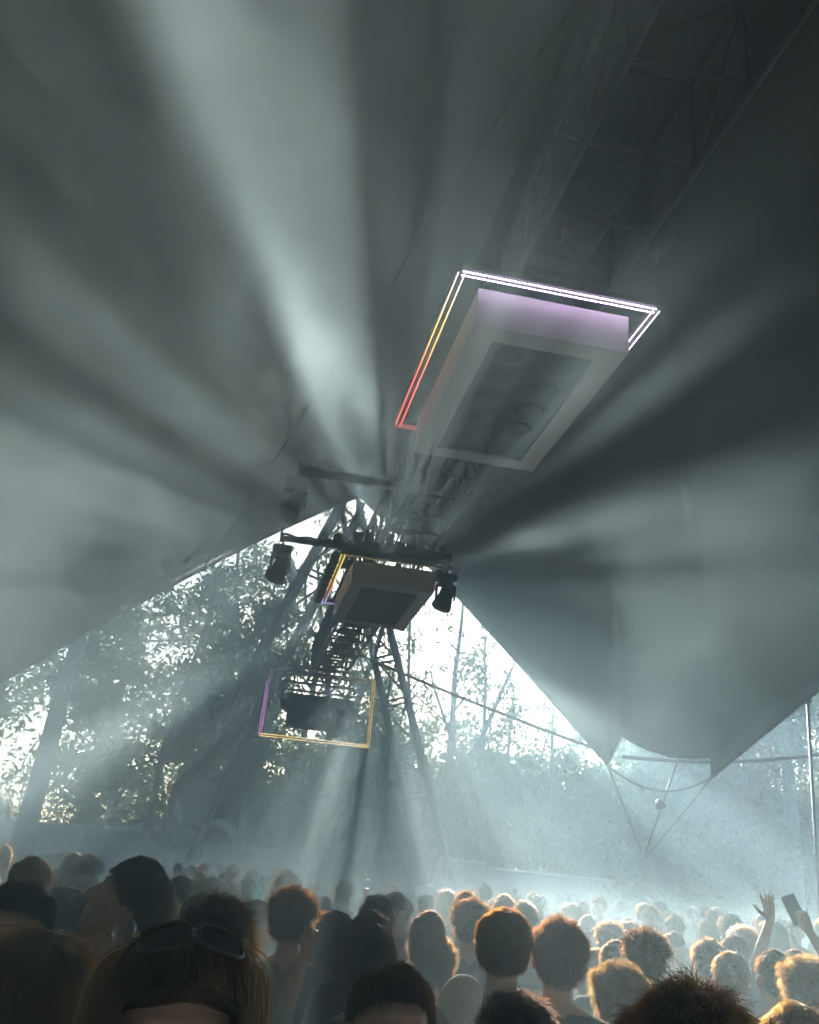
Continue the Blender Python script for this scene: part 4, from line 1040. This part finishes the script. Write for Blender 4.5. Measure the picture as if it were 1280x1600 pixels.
for q in picked: tally.setdefault((q[4], q[5], q[7], q[8]), []).append(q)
NTH = ['leftmost one', 'second one', 'third one', 'fourth one', 'fifth one']
for k, v in tally.items():
    v.sort(key=lambda q: q[3])
    for i, q in enumerate(v):
        st, co, z, band = k
        l = f"{CN[co]} {HN[st]} head in {band} {z}" + (f", {NTH[min(i, 4)]}" if len(v) > 1 else '')
        hc_ = rd.choice([(.03, .03, .035), (.4, .38, .34), (.05, .08, .14)]) if st == 'short' and rd.random() < .35 else None
        if hc_: l = l.replace(HN[st]+' head', 'haired head in a cap')
        pq = person(q[0], q[1], q[2], rd.choice([0, 0, 0, .4, -.5, 2.9, 3.4])+rd.uniform(-.3, .3), l, body=rd.choice(['std', 'slim']), style=st, colr=co, tier='far' if q[1] > 9 else 'mid', shirt=q[6], var=rd.choice([0, 1, 2]), group='far heads in the crowd')
        if hc_: hat(pq, hc_)

# ------------------------------------------------------------------ haze: one even box of air round everything
b = MB(); X, Y0, Y1, Z = 60, -32, 74, 25
vs = [(x, y, z) for z in (-1, Z) for y in (Y0, Y1) for x in (-X, X)]
b.add(vs, [(0, 2, 3, 1), (4, 5, 7, 6), (0, 1, 5, 4), (2, 6, 7, 3), (0, 4, 6, 2), (1, 3, 7, 5)])
hm = bpy.data.materials.new('haze'); hm.use_nodes = True; nt = hm.node_tree; nt.nodes.clear()
pv = nt.nodes.new('ShaderNodeVolumePrincipled'); pv.inputs['Color'].default_value = HAZE_COL; pv.inputs['Density'].default_value = HAZE_DENSITY
pv.inputs['Anisotropy'].default_value = HAZE_G
o = nt.nodes.new('ShaderNodeOutputMaterial'); nt.links.new(pv.outputs[0], o.inputs['Volume'])
tag(b.build('haze', hm), 'pale blue haze hanging in the air of the whole site', 'haze', kind='stuff')

# ------------------------------------------------------------------ theatrical smoke drifting under the canopy
b = MB(); 
vs = [(x, y, z) for z in (.02, 11.5) for y in (-1.5, 27.5) for x in (-13, 13)]
b.add(vs, [(0, 2, 3, 1), (4, 5, 7, 6), (0, 1, 5, 4), (2, 6, 7, 3), (0, 4, 6, 2), (1, 3, 7, 5)])
sm = bpy.data.materials.new('smoke'); sm.use_nodes = True; nt = sm.node_tree; nt.nodes.clear()
pv = nt.nodes.new('ShaderNodeVolumePrincipled'); pv.inputs['Color'].default_value = SMOKE_COL; pv.inputs['Anisotropy'].default_value = HAZE_G
tc = nt.nodes.new('ShaderNodeTexCoord')
mp = nt.nodes.new('ShaderNodeMapping'); mp.inputs['Scale'].default_value = (.30, .30, .42); mp.inputs['Rotation'].default_value = (.3, .2, .5); mp.inputs['Location'].default_value = SMOKE_SEED
nt.links.new(tc.outputs['Object'], mp.inputs[0])
n = nt.nodes.new('ShaderNodeTexNoise'); n.inputs['Scale'].default_value = 1; n.inputs['Detail'].default_value = 7; n.inputs['Roughness'].default_value = .68; n.inputs['Distortion'].default_value = .25
nt.links.new(mp.outputs[0], n.inputs[0])
mr = nt.nodes.new('ShaderNodeMapRange'); mr.inputs['From Min'].default_value = .38; mr.inputs['From Max'].default_value = .72; mr.inputs['To Min'].default_value = .02; mr.inputs['To Max'].default_value = SMOKE_DENSITY
nt.links.new(n.outputs[0], mr.inputs[0])
# more smoke hugging the crowd
sx = nt.nodes.new('ShaderNodeSeparateXYZ'); nt.links.new(tc.outputs['Object'], sx.inputs[0])
m2 = nt.nodes.new('ShaderNodeMapRange'); m2.inputs['From Min'].default_value = 5; m2.inputs['From Max'].default_value = .5; m2.inputs['To Max'].default_value = LOW_SMOKE; m2.interpolation_type = 'SMOOTHSTEP'
nt.links.new(sx.outputs[2], m2.inputs[0])
m3 = nt.nodes.new('ShaderNodeMapRange'); m3.inputs['From Min'].default_value = .3; m3.inputs['From Max'].default_value = .7; m3.inputs['To Min'].default_value = .3; m3.inputs['To Max'].default_value = 1.7
nt.links.new(n.outputs[0], m3.inputs[0])
m4 = nt.nodes.new('ShaderNodeMapRange'); m4.inputs['From Min'].default_value = .6; m4.inputs['From Max'].default_value = 5; nt.links.new(sx.outputs[1], m4.inputs[0])
mu = nt.nodes.new('ShaderNodeMath'); mu.operation = 'MULTIPLY'; nt.links.new(m2.outputs[0], mu.inputs[0]); nt.links.new(m3.outputs[0], mu.inputs[1])
mv = nt.nodes.new('ShaderNodeMath'); mv.operation = 'MULTIPLY'; nt.links.new(mu.outputs[0], mv.inputs[0]); nt.links.new(m4.outputs[0], mv.inputs[1])
m5 = nt.nodes.new('ShaderNodeMapRange'); m5.inputs['From Min'].default_value = 3.6; m5.inputs['From Max'].default_value = 11; m5.inputs['To Min'].default_value = 1; m5.inputs['To Max'].default_value = .035; nt.links.new(sx.outputs[1], m5.inputs[0])
n2 = nt.nodes.new('ShaderNodeTexNoise'); n2.inputs['Scale'].default_value = 3.4; n2.inputs['Detail'].default_value = 5; n2.inputs['Roughness'].default_value = .62; n2.inputs['Distortion'].default_value = 1.1
nt.links.new(mp.outputs[0], n2.inputs[0])
wisp = nt.nodes.new('ShaderNodeMapRange'); wisp.inputs['From Min'].default_value = .36; wisp.inputs['From Max'].default_value = .66; wisp.inputs['To Min'].default_value = .35; wisp.inputs['To Max'].default_value = 1.8
nt.links.new(n2.outputs[0], wisp.inputs[0])
mw = nt.nodes.new('ShaderNodeMath'); mw.operation = 'MULTIPLY'; nt.links.new(mr.outputs[0], mw.inputs[0]); nt.links.new(m5.outputs[0], mw.inputs[1])
def sstep(sock, a, b_, t0=0., t1=1.):
    q = nt.nodes.new('ShaderNodeMapRange'); q.interpolation_type = 'SMOOTHSTEP'; q.inputs['From Min'].default_value = a; q.inputs['From Max'].default_value = b_
    q.inputs['To Min'].default_value = t0; q.inputs['To Max'].default_value = t1; nt.links.new(sock, q.inputs[0]); return q.outputs[0]
def mul(a, b_):
    q = nt.nodes.new('ShaderNodeMath'); q.operation = 'MULTIPLY'; nt.links.new(a, q.inputs[0]); nt.links.new(b_, q.inputs[1]); return q.outputs[0]
def inv(a, k):
    q = nt.nodes.new('ShaderNodeMath'); q.operation = 'MULTIPLY_ADD'; nt.links.new(a, q.inputs[0]); q.inputs[1].default_value = -k; q.inputs[2].default_value = 1; return q.outputs[0]
X_, Y_, Z_ = sx.outputs
side = sstep(X_, -.45, .75, 1, .05)                                      # the smoke bank thins out towards the right of the tent
def puff(c, r0, r1, k):                                                 # a denser billow
    d_ = nt.nodes.new('ShaderNodeVectorMath'); d_.operation = 'DISTANCE'; nt.links.new(tc.outputs['Object'], d_.inputs[0]); d_.inputs[1].default_value = c
    return mul(sstep(d_.outputs['Value'], r1, r0, 0, k), m3.outputs[0])
low_ = mul(mv.outputs[0], sstep(X_, -2.5, 2.2, 1.15, .07))
q = nt.nodes.new('ShaderNodeMath'); nt.links.new(low_, q.inputs[0]); nt.links.new(mul(mul(sstep(Z_, 2.15, 1.5, 0, CROWD_SMOKE), sstep(Y_, .9, 3.0)), m3.outputs[0]), q.inputs[1]); low_ = q.outputs[0]   # layer held between the heads
mw_ = mul(mw.outputs[0], side)
for c, r0, r1, k in PUFFS:
    q = nt.nodes.new('ShaderNodeMath'); nt.links.new(mw_, q.inputs[0]); nt.links.new(puff(c, r0, r1, k), q.inputs[1]); mw_ = q.outputs[0]
ad = nt.nodes.new('ShaderNodeMath'); nt.links.new(mw_, ad.inputs[0]); nt.links.new(low_, ad.inputs[1]); wd = nt.nodes.new('ShaderNodeMath'); wd.operation = 'MULTIPLY'; nt.links.new(ad.outputs[0], wd.inputs[0]); nt.links.new(wisp.outputs[0], wd.inputs[1]); nt.links.new(wd.outputs[0], pv.inputs['Density'])
o = nt.nodes.new('ShaderNodeOutputMaterial'); nt.links.new(pv.outputs[0], o.inputs['Volume'])
tag(b.build('smoke', sm), 'drifting clouds of pale stage smoke under the canopy', 'smoke', kind='stuff')
